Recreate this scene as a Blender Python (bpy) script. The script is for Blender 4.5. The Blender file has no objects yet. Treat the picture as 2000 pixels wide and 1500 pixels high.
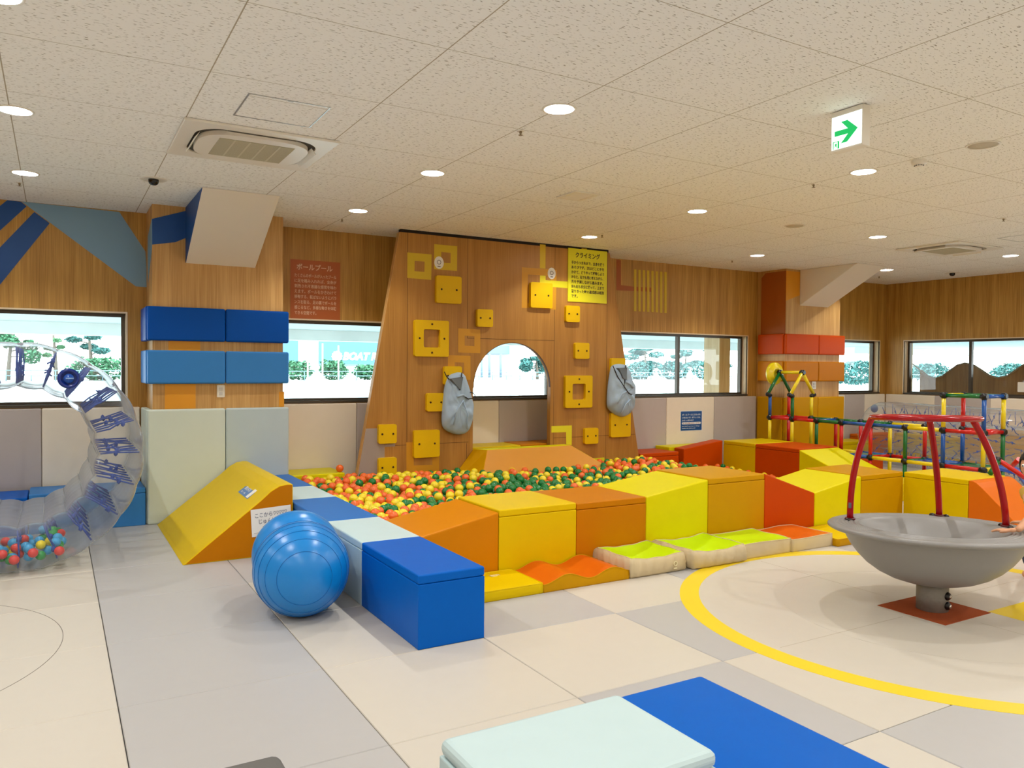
import bpy, bmesh, math, random
from mathutils import Vector, Matrix
from mathutils.geometry import tessellate_polygon
random.seed(7)
PI = math.pi
C = bpy.context.scene.collection

# ------------------------------------------------------------------ camera, world, lights
FL, YAW, PIT, ROL, EYE = 1525.76, 0.528845, -0.02155, 0.007487, 1.5
cy, sy, cp, sp = math.cos(YAW), math.sin(YAW), math.cos(PIT), math.sin(PIT)
FW = Vector((sy*cp, cy*cp, sp)); R0 = Vector((cy, -sy, 0)); U0 = R0.cross(FW)
RT = R0*math.cos(ROL) + U0*math.sin(ROL); UP = -R0*math.sin(ROL) + U0*math.cos(ROL)
CAM = Vector((0, 0, EYE))
cd = bpy.data.cameras.new('camera'); cam = bpy.data.objects.new('camera', cd); C.objects.link(cam)
cd.sensor_width = 36; cd.lens = FL/2000*36; cd.clip_start = .05; cd.clip_end = 500
cam.matrix_world = Matrix(((RT.x, UP.x, -FW.x, 0), (RT.y, UP.y, -FW.y, 0), (RT.z, UP.z, -FW.z, EYE), (0, 0, 0, 1)))
bpy.context.scene.camera = cam

def ray(u, v): return FW + RT*((u-1000)/FL) - UP*((v-750)/FL)
def az(u, v, z): d = ray(u, v); return CAM + d*((z-EYE)/d.z)       # the point of a plane z=... seen at a pixel (survey of the photo)
def ay(u, v, y): d = ray(u, v); return CAM + d*(y/d.y)
def ax(u, v, x): d = ray(u, v); return CAM + d*(x/d.x)

sc = bpy.context.scene
sc.view_settings.view_transform = 'Standard'; sc.view_settings.look = 'None'
sc.view_settings.exposure = 0.43; sc.view_settings.gamma = 1.0; sc.view_settings.use_curve_mapping = False
w = bpy.data.worlds.new('sky'); sc.world = w; w.use_nodes = True
bg = w.node_tree.nodes['Background']; bg.inputs[0].default_value = (.86, .95, 1, 1); bg.inputs[1].default_value = 5.8
sd = bpy.data.lights.new('sun', 'SUN'); sd.energy = .8; sd.angle = .02; sd.color = (1, .97, .9)
sun = bpy.data.objects.new('sun', sd); C.objects.link(sun); sun.rotation_euler = (math.radians(38), 0, math.radians(20))
LAMP_W = 13.0; LAMP_COL = (1.0, .985, .96)
CEIL = 3.0
def lamp(x, y, z=None, parent=None):
    ld = bpy.data.lights.new('downlight_lamp', 'AREA'); ld.shape = 'DISK'; ld.size = .045; ld.energy = LAMP_W; ld.color = LAMP_COL
    o = bpy.data.objects.new('downlight_lamp', ld); C.objects.link(o)
    if parent: o.parent = parent; o.location = (0, 0, z)
    else: o.location = (x, y, z)
    return o
DL = [(-.2, 3.83), (-.2, 5.52), (-.2, 7.28), (2.53, 3.81), (2.53, 5.575), (2.53, 7.3), (5.29, 3.8), (5.29, 5.575), (5.29, 7.32),
      (8.01, 5.56), (8.01, 7.31), (10.74, 5.54), (10.76, 7.31)]
for x in (-2.95, -.2, 2.53, 5.29, 8.01, 10.74):
    for y in (-1.6, .2, 2.0): lamp(x, y, 2.98)
for p in ((-2.95, 3.8), (-2.95, 5.55), (-2.95, 7.3), (8.01, 3.8), (10.74, 3.8)): lamp(p[0], p[1], 2.98)

# ------------------------------------------------------------------ materials
def lin(h):
    if isinstance(h, str): h = tuple(int(h[i:i+2], 16) for i in (0, 2, 4))
    f = lambda c: (c/255/12.92) if c/255 <= .04045 else ((c/255+.055)/1.055)**2.4
    return tuple(f(c) for c in h) + (1,)
MATS = {}
def mat(name, col, rough=.5, metal=0, bump=0, bscale=60, spec=.5, var=0, coat=0):
    if name in MATS: return MATS[name]
    m = bpy.data.materials.new(name); m.use_nodes = True; n = m.node_tree.nodes; l = m.node_tree.links
    b = n['Principled BSDF']; c = lin(col); b.inputs['Base Color'].default_value = c
    b.inputs['Roughness'].default_value = rough; b.inputs['Metallic'].default_value = metal
    b.inputs['Specular IOR Level'].default_value = spec; b.inputs['Coat Weight'].default_value = coat; b.inputs['Coat Roughness'].default_value = .1
    if bump or var:
        tc = n.new('ShaderNodeTexCoord'); ns = n.new('ShaderNodeTexNoise'); ns.inputs['Scale'].default_value = bscale; ns.inputs['Detail'].default_value = 4
        l.new(tc.outputs['Object'], ns.inputs['Vector'])
        if bump:
            bp = n.new('ShaderNodeBump'); bp.inputs['Strength'].default_value = bump; bp.inputs['Distance'].default_value = .01
            l.new(ns.outputs['Fac'], bp.inputs['Height']); l.new(bp.outputs['Normal'], b.inputs['Normal'])
        if var:
            mx = n.new('ShaderNodeMix'); mx.data_type = 'RGBA'; mx.inputs['A'].default_value = tuple(x*(1-var) for x in c[:3])+(1,)
            mx.inputs['B'].default_value = tuple(min(1, x*(1+var)) for x in c[:3])+(1,)
            l.new(ns.outputs['Fac'], mx.inputs['Factor']); l.new(mx.outputs['Result'], b.inputs['Base Color'])
    MATS[name] = m; return m
def vinyl(name, col, rough=.42): return mat('vinyl_'+name, col, rough, bump=.1, bscale=9, var=.03, spec=.12)
def wood(name, c1, c2, fine=90, rough=.5):
    m = bpy.data.materials.new(name); m.use_nodes = True; n = m.node_tree.nodes; l = m.node_tree.links; b = n['Principled BSDF']
    tc = n.new('ShaderNodeTexCoord'); o = tc.outputs['Object']
    def noise(sx, sz, det):
        mp = n.new('ShaderNodeMapping'); mp.inputs['Scale'].default_value = (sx, sx, sz); l.new(o, mp.inputs['Vector'])
        ns = n.new('ShaderNodeTexNoise'); ns.inputs['Scale'].default_value = 1; ns.inputs['Detail'].default_value = det; l.new(mp.outputs['Vector'], ns.inputs['Vector']); return ns
    a = noise(9, .35, 3); f = noise(fine, 2.2, 3)
    ad = n.new('ShaderNodeMath'); ad.operation = 'ADD'; l.new(a.outputs['Fac'], ad.inputs[0]); l.new(f.outputs['Fac'], ad.inputs[1])
    cr = n.new('ShaderNodeValToRGB'); l.new(ad.outputs[0], cr.inputs['Fac'])
    dv = n.new('ShaderNodeMath'); dv.operation = 'MULTIPLY'; dv.inputs[1].default_value = .5; l.new(ad.outputs[0], dv.inputs[0]); l.new(dv.outputs[0], cr.inputs['Fac'])
    cr.color_ramp.elements[0].position = .36; cr.color_ramp.elements[0].color = lin(c1); cr.color_ramp.elements[1].position = .64; cr.color_ramp.elements[1].color = lin(c2)
    l.new(cr.outputs['Color'], b.inputs['Base Color']); b.inputs['Roughness'].default_value = rough
    return m
def emis(name, col, s):
    m = bpy.data.materials.new(name); m.use_nodes = True; b = m.node_tree.nodes['Principled BSDF']
    b.inputs['Base Color'].default_value = lin(col); b.inputs['Emission Color'].default_value = lin(col); b.inputs['Emission Strength'].default_value = s; return m
def clear(name, tint, ior, milk=0, gr=.03, edge=(.16, .2, .23, 1)):
    m = bpy.data.materials.new(name); m.use_nodes = True; n = m.node_tree.nodes; l = m.node_tree.links
    n.remove(n['Principled BSDF']); out = n['Material Output']
    t = n.new('ShaderNodeBsdfTransparent'); t.inputs[0].default_value = tint
    if milk:
        tw = n.new('ShaderNodeLayerWeight'); tw.inputs[0].default_value = .5; tp = n.new('ShaderNodeMath'); tp.operation = 'POWER'; tp.inputs[1].default_value = 2.5; l.new(tw.outputs['Facing'], tp.inputs[0])
        tm = n.new('ShaderNodeMix'); tm.data_type = 'RGBA'; tm.inputs['A'].default_value = tint; tm.inputs['B'].default_value = edge; l.new(tp.outputs[0], tm.inputs['Factor']); l.new(tm.outputs['Result'], t.inputs[0])
    g = n.new('ShaderNodeBsdfGlossy'); g.inputs['Roughness'].default_value = gr
    lf = n.new('ShaderNodeLayerWeight'); lf.inputs[0].default_value = .5
    pw = n.new('ShaderNodeMath'); pw.operation = 'POWER'; l.new(lf.outputs['Facing'], pw.inputs[0]); pw.inputs[1].default_value = 4
    fr = n.new('ShaderNodeMath'); fr.operation = 'MULTIPLY_ADD'; l.new(pw.outputs[0], fr.inputs[0]); f0 = ((ior-1)/(ior+1))**2; fr.inputs[1].default_value = .8; fr.inputs[2].default_value = f0
    mx = n.new('ShaderNodeMixShader'); l.new(fr.outputs[0], mx.inputs[0]); l.new(t.outputs[0], mx.inputs[1]); l.new(g.outputs[0], mx.inputs[2])
    last = mx
    if milk:
        d = n.new('ShaderNodeBsdfDiffuse'); d.inputs[0].default_value = (.9, .92, .95, 1)
        lw = n.new('ShaderNodeLayerWeight'); lw.inputs[0].default_value = .3
        ml = n.new('ShaderNodeMath'); ml.operation = 'MULTIPLY_ADD'; ml.inputs[1].default_value = milk; ml.inputs[2].default_value = milk*.12; l.new(lw.outputs['Facing'], ml.inputs[0])
        m2 = n.new('ShaderNodeMixShader'); l.new(ml.outputs[0], m2.inputs[0]); l.new(mx.outputs[0], m2.inputs[1]); l.new(d.outputs[0], m2.inputs[2]); last = m2
    l.new(last.outputs[0], out.inputs['Surface']); return m
def ceiling_mat():
    m = bpy.data.materials.new('ceiling_tile'); m.use_nodes = True; n = m.node_tree.nodes; l = m.node_tree.links; b = n['Principled BSDF']
    tc = n.new('ShaderNodeTexCoord'); sx = n.new('ShaderNodeSeparateXYZ'); l.new(tc.outputs['Object'], sx.inputs[0])
    def line(out, off, per, wd):
        a = n.new('ShaderNodeMath'); a.operation = 'SUBTRACT'; l.new(out, a.inputs[0]); a.inputs[1].default_value = off
        p = n.new('ShaderNodeMath'); p.operation = 'PINGPONG'; l.new(a.outputs[0], p.inputs[0]); p.inputs[1].default_value = per/2
        c = n.new('ShaderNodeMath'); c.operation = 'LESS_THAN'; l.new(p.outputs[0], c.inputs[0]); c.inputs[1].default_value = wd; return c
    a = line(sx.outputs['X'], .69, .917, .0032); c = line(sx.outputs['Y'], 4.262, .888, .0024)
    mxm = n.new('ShaderNodeMath'); mxm.operation = 'MAXIMUM'; l.new(a.outputs[0], mxm.inputs[0]); l.new(c.outputs[0], mxm.inputs[1])
    mp = n.new('ShaderNodeMapping'); mp.inputs['Scale'].default_value = (34, 120, 1); l.new(tc.outputs['Object'], mp.inputs['Vector'])
    ns = n.new('ShaderNodeTexNoise'); ns.inputs['Scale'].default_value = 1; ns.inputs['Detail'].default_value = 1.5; l.new(mp.outputs['Vector'], ns.inputs['Vector'])
    cr = n.new('ShaderNodeValToRGB'); cr.color_ramp.elements[0].position = .31; cr.color_ramp.elements[1].position = .385
    cr.color_ramp.elements[0].color = lin('a59c8e'); cr.color_ramp.elements[1].color = lin('f8f6f0'); l.new(ns.outputs['Fac'], cr.inputs['Fac'])
    mx = n.new('ShaderNodeMix'); mx.data_type = 'RGBA'; l.new(mxm.outputs[0], mx.inputs['Factor']); l.new(cr.outputs['Color'], mx.inputs['A']); mx.inputs['B'].default_value = lin('b0a48e')
    l.new(mx.outputs['Result'], b.inputs['Base Color']); b.inputs['Roughness'].default_value = .95; b.inputs['Specular IOR Level'].default_value = .1
    return m

M_WOOD = wood('oak_wall_laminate', '9c6c20', 'cd9c48')
M_PANEL = wood('oak_climbing_panel', 'a06b1f', 'bd8636', 160)
M_COL = wood('oak_column_laminate', 'b68542', 'd6a866')
M_PINE = wood('knotty_pine_board', '7d5a34', '9a7446', 30)
M_REVEAL = mat('window_reveal', 'd9bd95', .5)
M_TRIM = mat('pale_trim', 'e8d4b4', .5)
M_FRAME = mat('bronze_aluminium', '4c4338', .35, metal=.4)
M_CEIL = ceiling_mat()
M_PAINT = mat('white_painted_board', 'efe6d6', .7)
M_METALW = mat('white_enamel', 'ece5d6', .35)
M_DARK = mat('gap_shade', '1d1410', .8)
M_BLACK = mat('black_plastic', '0c0c10', .3)
M_HOLD = mat('hold_yellow', 'e8bb02', .4, bump=.04, bscale=30, spec=.2)
M_BOLT = mat('hold_bolt', '4a2e12', .4, metal=.6)
V = dict(cream=vinyl('cream', 'f0e5d2', .55), grey=vinyl('grey', 'c2b8b2', .55), palegreen=vinyl('pale_green', 'd2dcd0', .5),
         paleblue=vinyl('pale_blue', 'c4dadc', .4), blue=vinyl('blue', '0060c2', .4), navy=vinyl('navy', '00489c', .4), sky=vinyl('sky_blue', '3d82c6', .42), paleblue2=vinyl('pale_blue_green', 'bccbcc', .5),
         cobalt=vinyl('cobalt', '2c70be', .42), yellow=vinyl('yellow', 'e0be00', .4), gold=vinyl('gold', 'c99200', .4), lime=vinyl('lime', 'dfd202', .4),
         ochre=vinyl('ochre', 'd08000', .38), brown=vinyl('brown', 'c67800', .42), rust=vinyl('rust', 'c44600', .42), orange=vinyl('orange', 'de6e10', .4),
         tan=vinyl('tan', 'd4923a', .42), beige=vinyl('beige', 'd3c19c', .5), charlime=vinyl('bright_green', 'c4e310', .35), cush=vinyl('cushion_orange', 'd8640c', .35),
         charcoal=vinyl('charcoal', '6b6a67', .5), salmon=vinyl('salmon', 'e0a173', .45))
M_FCREAM = mat('floor_cream', 'cfc8bb', .38, bump=.03, bscale=14, var=.02, spec=.35)
M_FGREY = mat('floor_grey', 'b8b6b4', .38, bump=.03, bscale=14, var=.02, spec=.35)
M_FYEL = mat('floor_yellow', 'f0d222', .4)
M_FJOINT = mat('floor_joint', '6f685d', .8)
M_CLEAR = clear('clear_vinyl', (.965, .975, .98, 1), 1.22, .28, .06)
M_CLEAR2 = clear('clear_thin_vinyl', (.985, .985, .985, 1), 1.22, .2, .06, (.6, .62, .64, 1))
M_GLASS = clear('window_glass', (.97, .985, .98, 1), 1.35, 0, .0)
M_CORD = mat('blue_cord', '27489a', .5)
M_RED = mat('red_gloss_paint', 'a2000a', .22, coat=.2, spec=.35)
M_GREYP = mat('grey_moulded_plastic', '8d8b88', .38, bump=.1, bscale=200)
M_STEEL = mat('galvanised_steel', '8c8a84', .5, metal=.5, bump=.2, bscale=40, var=.15)
M_WHITE = mat('white_sheet', 'f0eee8', .6)
M_SKIN = mat('skin', 'dba27c', .5, bump=.05, bscale=60)

# ------------------------------------------------------------------ helpers
ORG = {}
class MB:
    def __init__(s): s.b = bmesh.new()
    def face(s, pts, mi=0):
        f = s.b.faces.new([s.b.verts.new(p) for p in pts]); f.material_index = mi; return f
    def hexa(s, P, mi=0):       # P: 8 points, bottom ring then top ring (ccw)
        v = [s.b.verts.new(p) for p in P]
        for q in ((3, 2, 1, 0), (4, 5, 6, 7), (0, 1, 5, 4), (1, 2, 6, 5), (2, 3, 7, 6), (3, 0, 4, 7)):
            f = s.b.faces.new([v[i] for i in q]); f.material_index = mi
        return s
    def box(s, x0, x1, y0, y1, z0, z1, mi=0):
        return s.hexa([(x0, y0, z0), (x1, y0, z0), (x1, y1, z0), (x0, y1, z0), (x0, y0, z1), (x1, y0, z1), (x1, y1, z1), (x0, y1, z1)], mi)
    def bevel(s, r, seg=2, ang=.35):
        bmesh.ops.recalc_face_normals(s.b, faces=s.b.faces)
        e = [e for e in s.b.edges if len(e.link_faces) == 2 and e.calc_face_angle(0) > ang]
        bmesh.ops.bevel(s.b, geom=e, offset=r, segments=seg, profile=.5, affect='EDGES', clamp_overlap=True); return s
    def prism(s, loops, f, t0, t1, mi=0, mside=None):   # loops: outer + holes in 2D; f(a,b,t)->xyz
        mside = mi if mside is None else mside
        flat = [p for L in loops for p in L]
        tris = tessellate_polygon([[Vector((p[0], p[1], 0)) for p in L] for L in loops])
        A = [s.b.verts.new(f(p[0], p[1], t0)) for p in flat]; B = [s.b.verts.new(f(p[0], p[1], t1)) for p in flat]
        for t in tris:
            for W, o in ((A, 1), (B, -1)):
                try: g = s.b.faces.new([W[i] for i in t[::o]]); g.material_index = mi
                except ValueError: pass
        k = 0
        for L in loops:
            n = len(L)
            for i in range(n):
                j = (i+1) % n
                g = s.b.faces.new([A[k+i], A[k+j], B[k+j], B[k+i]]); g.material_index = mside
            k += n
        bmesh.ops.recalc_face_normals(s.b, faces=s.b.faces)
        return s
    def tube(s, pts, r, n=12, caps=True, closed=False):
        pts = [Vector(p) for p in pts]; rs = r if isinstance(r, (list, tuple)) else [r]*len(pts)
        rings = []; prev = None; N = len(pts)
        for i, p in enumerate(pts):
            if closed: d = (pts[(i+1) % N]-pts[i-1])
            else: d = (pts[min(i+1, N-1)]-pts[max(i-1, 0)])
            d.normalize()
            if prev is None:
                a = Vector((0, 0, 1)) if abs(d.z) < .9 else Vector((1, 0, 0)); u = d.cross(a).normalized()
            else: u = (prev-d*prev.dot(d)).normalized()
            prev = u; v = d.cross(u)
            rings.append([s.b.verts.new(p+(u*math.cos(2*PI*k/n)+v*math.sin(2*PI*k/n))*rs[i]) for k in range(n)])
        for i in range(N if closed else N-1):
            a, b = rings[i], rings[(i+1) % N]
            for k in range(n): s.b.faces.new([a[k], a[(k+1) % n], b[(k+1) % n], b[k]]).smooth = True
        if caps and not closed:
            s.b.faces.new(rings[0][::-1]); s.b.faces.new(rings[-1])
        return s
    def lathe(s, prof, c=(0, 0, 0), n=32, mtx=None, closed=False):  # prof [(r,z)]
        rings = []
        for r, z in prof:
            if r < 1e-6: rings.append([s.b.verts.new((0, 0, z))])
            else: rings.append([s.b.verts.new((r*math.cos(2*PI*k/n), r*math.sin(2*PI*k/n), z)) for k in range(n)])
        prs = list(zip(rings, rings[1:])) + ([(rings[-1], rings[0])] if closed else [])
        for a, b in prs:
            for k in range(n):
                q = [a[k % len(a)], a[(k+1) % len(a)], b[(k+1) % len(b)], b[k % len(b)]]
                q = list(dict.fromkeys(q))
                if len(q) > 2:
                    f = s.b.faces.new(q); f.smooth = True
        vs = [v for r in rings for v in r]
        M = Matrix.Translation(c) @ (mtx if mtx is not None else Matrix())
        bmesh.ops.transform(s.b, matrix=M, verts=vs)
        return s
    def sphere(s, c, r, sub=2, scale=(1, 1, 1), rot=None):
        g = bmesh.ops.create_icosphere(s.b, subdivisions=sub, radius=r)
        M = Matrix.Translation(c) @ (rot if rot is not None else Matrix()) @ Matrix.Diagonal((*scale, 1))
        bmesh.ops.transform(s.b, matrix=M, verts=g['verts'])
        for v in g['verts']:
            for f in v.link_faces: f.smooth = True
        return s
    def build(s, name, m, parent=None, smooth=False, org=None):
        bmesh.ops.recalc_face_normals(s.b, faces=s.b.faces)
        me = bpy.data.meshes.new(name)
        if parent is not None: o0 = ORG[parent.name]
        elif org is not None: o0 = Vector(org)
        else:
            X = [v.co.x for v in s.b.verts]; Y = [v.co.y for v in s.b.verts]; Z = [v.co.z for v in s.b.verts]
            o0 = Vector(((min(X)+max(X))/2, (min(Y)+max(Y))/2, min(Z)))
        bmesh.ops.translate(s.b, vec=-o0, verts=s.b.verts)
        if smooth:
            for f in s.b.faces: f.smooth = True
        s.b.to_mesh(me); s.b.free()
        for mm in (m if isinstance(m, (list, tuple)) else [m]): me.materials.append(mm)
        ob = bpy.data.objects.new(name, me); C.objects.link(ob)
        if parent is not None: ob.parent = parent
        else: ob.location = o0
        ORG[ob.name] = o0
        return ob
def tag(o, label=None, cat=None, group=None, kind=None):
    if label: o['label'] = label
    if cat: o['category'] = cat
    if group: o['group'] = group
    if kind: o['kind'] = kind
    return o
def thing(name, loc, label, cat, group=None):
    o = bpy.data.objects.new(name, None); C.objects.link(o); o.location = loc; o.empty_display_size = .1; ORG[o.name] = Vector(loc)
    return tag(o, label, cat, group)
def struct(mb, name, m, **k): return tag(mb.build(name, m, **k), kind='structure')
FXZ = lambda a, b, t: (a, t, b)     # 2D (x,z) extruded in y
FYZ = lambda a, b, t: (t, a, b)     # 2D (y,z) extruded in x
FXY = lambda a, b, t: (a, b, t)
def rect(a0, a1, b0, b1): return [(a0, b0), (a1, b0), (a1, b1), (a0, b1)]
def rrect(a0, a1, b0, b1, r, n=5):
    L = []
    for cx, cz, s in ((a1-r, b0+r, -PI/2), (a1-r, b1-r, 0), (a0+r, b1-r, PI/2), (a0+r, b0+r, PI)):
        L += [(cx+r*math.cos(s+i*PI/2/n), cz+r*math.sin(s+i*PI/2/n)) for i in range(n+1)]
    return L
def circ(cx, cz, r, n=32, rz=None): return [(cx+r*math.cos(2*PI*i/n), cz+(rz or r)*math.sin(2*PI*i/n)) for i in range(n)]

def text(s, m, parent, O, X, Yv, width=None, height=None, name='lettering', bold=0, shear=0, depth=.0008, gap=1.0):
    """one line of lettering, its lower left corner at O, running along X, upright along Yv"""
    cu = bpy.data.curves.new('t', 'FONT'); cu.body = s; cu.size = 1; cu.extrude = .001; cu.offset = bold; cu.shear = shear; cu.resolution_u = 2
    cu.space_character = gap
    t = bpy.data.objects.new('t', cu); C.objects.link(t)
    dg = bpy.context.evaluated_depsgraph_get(); me = bpy.data.meshes.new_from_object(t.evaluated_get(dg))
    bpy.data.objects.remove(t); bpy.data.curves.remove(cu)
    b = bmesh.new(); b.from_mesh(me); bpy.data.meshes.remove(me)
    if not b.verts: b.free(); return None
    x0 = min(v.co.x for v in b.verts); x1 = max(v.co.x for v in b.verts); y0 = min(v.co.y for v in b.verts); y1 = max(v.co.y for v in b.verts)
    sxx = (width/(x1-x0)) if width else height; syy = height/ (y1-y0) if (height and width) else (height if height else sxx)
    X = Vector(X).normalized(); Yv = Vector(Yv).normalized(); N = X.cross(Yv)
    O = Vector(O)
    for v in b.verts: v.co = O + X*((v.co.x-x0)*sxx) + Yv*((v.co.y-(y0 if width else 0))*syy) + N*(v.co.z*depth/.001)
    q = MB(); q.b.free(); q.b = b
    return q.build(name, m, parent)

# ------------------------------------------------------------------ room shell
X0, X1, Y0, YB = -4.6, 12.62, -3.2, 8.57
# floor of mats, 0.91 m grid
fx = [.23+.907*k for k in range(-6, 15)]; fy = [-3.2, -2.5, -1.6, -.7, .22, 1.12, 2.0, 2.885, 3.775, 4.665, 5.535, 6.4, 7.28, 8.57]
GREY = set()
def xi(x): return max(i for i, a in enumerate(fx) if a <= x+1e-6)
fb = MB()
def is_grey(x, y):
    i = xi(x)-6      # column 0 starts at x=.23
    j = max(k for k, a in enumerate(fy) if a <= y+1e-6)
    if i == 0: return True
    if i == 1: return j in (4, 10, 11)
    if i == 2: return j in (6, 8)
    if i == 3: return j in (5, 7)
    if i == 4: return j in (8, 4)
    if i == 5: return j in (9, 5)
    if i == 6: return j in (8, 9, 4)
    if i > 6: return (i+j) % 3 == 0
    if i < 0: return (i+j) % 4 == 2 and i < -2
    return False
g = .0022
for a in range(len(fx)-1):
    for b in range(len(fy)-1):
        x0, x1 = fx[a]+g, min(fx[a+1], X1+.4)-g; y0, y1 = fy[b]+g, fy[b+1]-g
        if x0 > X1+.3: continue
        mi = 1 if is_grey((x0+x1)/2, (y0+y1)/2) else 0
        fb.hexa([(x0-.0, y0, -.03), (x1, y0, -.03), (x1, y1, -.03), (x0, y1, -.03), (x0, y0, -.003), (x1, y0, -.003), (x1, y1, -.003), (x0, y1, -.003)], mi)
        h = .003
        fb.hexa([(x0, y0, -.003), (x1, y0, -.003), (x1, y1, -.003), (x0, y1, -.003), (x0+h, y0+h, 0), (x1-h, y0+h, 0), (x1-h, y1-h, 0), (x0+h, y1-h, 0)], mi)
fb.box(X0-.3, X1+.3, Y0-.3, YB+.3, -.2, -.03, 2)
struct(fb, 'floor', [M_FCREAM, M_FGREY, M_FJOINT], org=(0, 0, 0))
# round play zone: cream disc with a yellow border band, thin seams
BX, BY = 4.745, 2.872
def ring_face(mb, r0, r1, z0, z1, c, a0=0, a1=2*PI, n=96, mi=0, keep=None):
    for k in range(n):
        t0 = a0+(a1-a0)*k/n; t1 = a0+(a1-a0)*(k+1)/n
        P = [(c[0]+r*math.cos(t), c[1]+r*math.sin(t)) for r, t in ((r0, t0), (r1, t0), (r1, t1), (r0, t1))]
        mb.hexa([(p[0], p[1], z0) for p in P]+[(p[0], p[1], z1) for p in P], mi)
mb = MB()
for a, b in ((.02, .9), (.903, 1.43)): ring_face(mb, a, b, -.001, .0006, (BX, BY))
struct(mb, 'floor_round_mat', [M_FCREAM], org=(BX, BY, 0))
mb = MB(); ring_face(mb, 1.425, 1.55, -.001, .0012, (BX, BY)); struct(mb, 'floor_yellow_ring', [M_FYEL], org=(BX, BY, 0))
mb = MB()
for (xa, ya, xb, yb) in ((BX-1.38, BY, BX-.3, BY), (BX, BY-1.38, BX, BY-.3), (BX+.35, BY+.1, BX+1.38, BY+.1), (BX, BY+.3, BX, BY+1.38)):
    d = Vector((xb-xa, yb-ya, 0)).normalized(); nn = Vector((-d.y, d.x, 0))*.0015
    P = [Vector((xa, ya, 0))-nn, Vector((xb, yb, 0))-nn, Vector((xb, yb, 0))+nn, Vector((xa, ya, 0))+nn]
    mb.hexa([p+Vector((0, 0, -.001)) for p in P]+[p+Vector((0, 0, .001)) for p in P])
struct(mb, 'floor_seams', [mat('floor_seam', 'b5a993', .8)], org=(BX, BY, 0))
mb = MB(); mb.box(BX+.26, BX+1.43, BY-.42, BY-.2, -.001, .0011); struct(mb, 'floor_yellow_strip', [M_FYEL])
mb = MB(); mb.box(BX-.235, BX+.245, BY-.225, BY+.215, -.001, .004); struct(mb, 'floor_base_cover', [mat('rust_carpet', 'a8480c', .95, bump=.6, bscale=300, var=.2)])
mb = MB(); ring_face(mb, 1.118, 1.121, -.001, .0008, (-1.09, 4.95), -1.4, 1.3, 60); struct(mb, 'floor_round_seam', [M_FJOINT])

# ceiling with openings for the downlights
mb = MB()
loops = [rect(X0-.2, X1+.2, Y0-.2, YB+.2)] + [circ(x, y, .088, 28) for x, y in DL]
mb.prism(loops, FXY, CEIL, CEIL+.02)
struct(mb, 'ceiling', [M_CEIL], org=(0, 0, 0))

WZ0, WZ1 = 1.10, 2.0
mb = MB(); mb.prism([rect(X0, X1+.25, 0, CEIL), rect(-3.8, .60, WZ0, WZ1), rect(2.1, 9.2, WZ0, WZ1), rect(10.85, 12.45, WZ0, WZ1)], FXZ, YB, YB+.2, 0, 1)
struct(mb, 'wall_back', [M_WOOD, M_REVEAL], org=(0, YB, 0))
mb = MB(); mb.prism([rect(Y0, YB, 0, CEIL), rect(1.0, 8.22, WZ0, WZ1)], FYZ, X1, X1+.25, 0, 1)
struct(mb, 'wall_right', [M_WOOD, M_REVEAL], org=(X1, 0, 0))
mb = MB(); mb.box(X0-.1, X0, Y0, YB, 0, CEIL); struct(mb, 'wall_left', [M_WOOD])
mb = MB(); mb.box(X0, X1, Y0-.1, Y0, 0, CEIL); struct(mb, 'wall_rear', [M_PAINT])

def window(n, a0, a1, mull, wall='back', doubled=()):
    F = (lambda a, b, t: (a, YB+.13+t, b)) if wall == 'back' else (lambda a, b, t: (X1+.13+t, a, b))
    t = thing('window_%d' % n, F((a0+a1)/2, WZ0, 0), None, None); t['kind'] = 'structure'
    mb = MB(); e = .035
    edges = [a0]+list(mull)+[a1]
    holes = [rect(p+(e if i == 0 else .022), q-(e if i == len(edges)-2 else .022), WZ0+e, WZ1-e) for i, (p, q) in enumerate(zip(edges, edges[1:]))]
    mb.prism([rect(a0, a1, WZ0, WZ1)]+holes, F, -.025, .03); mb.build('window_frame', M_FRAME, t)
    mb = MB(); mb.prism([rect(a0+.03, a1-.03, WZ0+.03, WZ1-.03)], F, .0, .006); mb.build('window_pane', M_GLASS, t)
    # pale edge trim around the opening on the room side
    G = (lambda a, b, tt: (a, YB+tt, b)) if wall == 'back' else (lambda a, b, tt: (X1+tt, a, b))
    mb = MB(); mb.prism([rect(a0-.014, a1+.014, WZ0-.014, WZ1+.014), rect(a0, a1, WZ0, WZ1)], G, -.004, .02); mb.build('window_trim', M_TRIM, t)
    mb = MB(); mb.prism([rect(a0, a1, WZ0-.012, WZ0+.012)], G, -.02, .12); mb.build('window_sill', M_FRAME, t)
window(1, -3.8, .60, (-1.6,))
window(2, 2.1, 9.2, (3.33, 5.62, 7.9))
window(3, 10.85, 12.45, ())
window(4, 1.0, 8.22, (2.4, 4.2, 5.3, 7.15), 'right')

# columns
def column(x0, x1, label):
    mb = MB(); mb.box(x0, x1, 8.03, YB, 0, CEIL); return struct(mb, 'column', [M_COL])
CX0, CX1, DX0, DX1 = .785, 1.995, 9.415, 10.66
column(CX0, CX1, ''); column(DX0, DX1, '')
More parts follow.
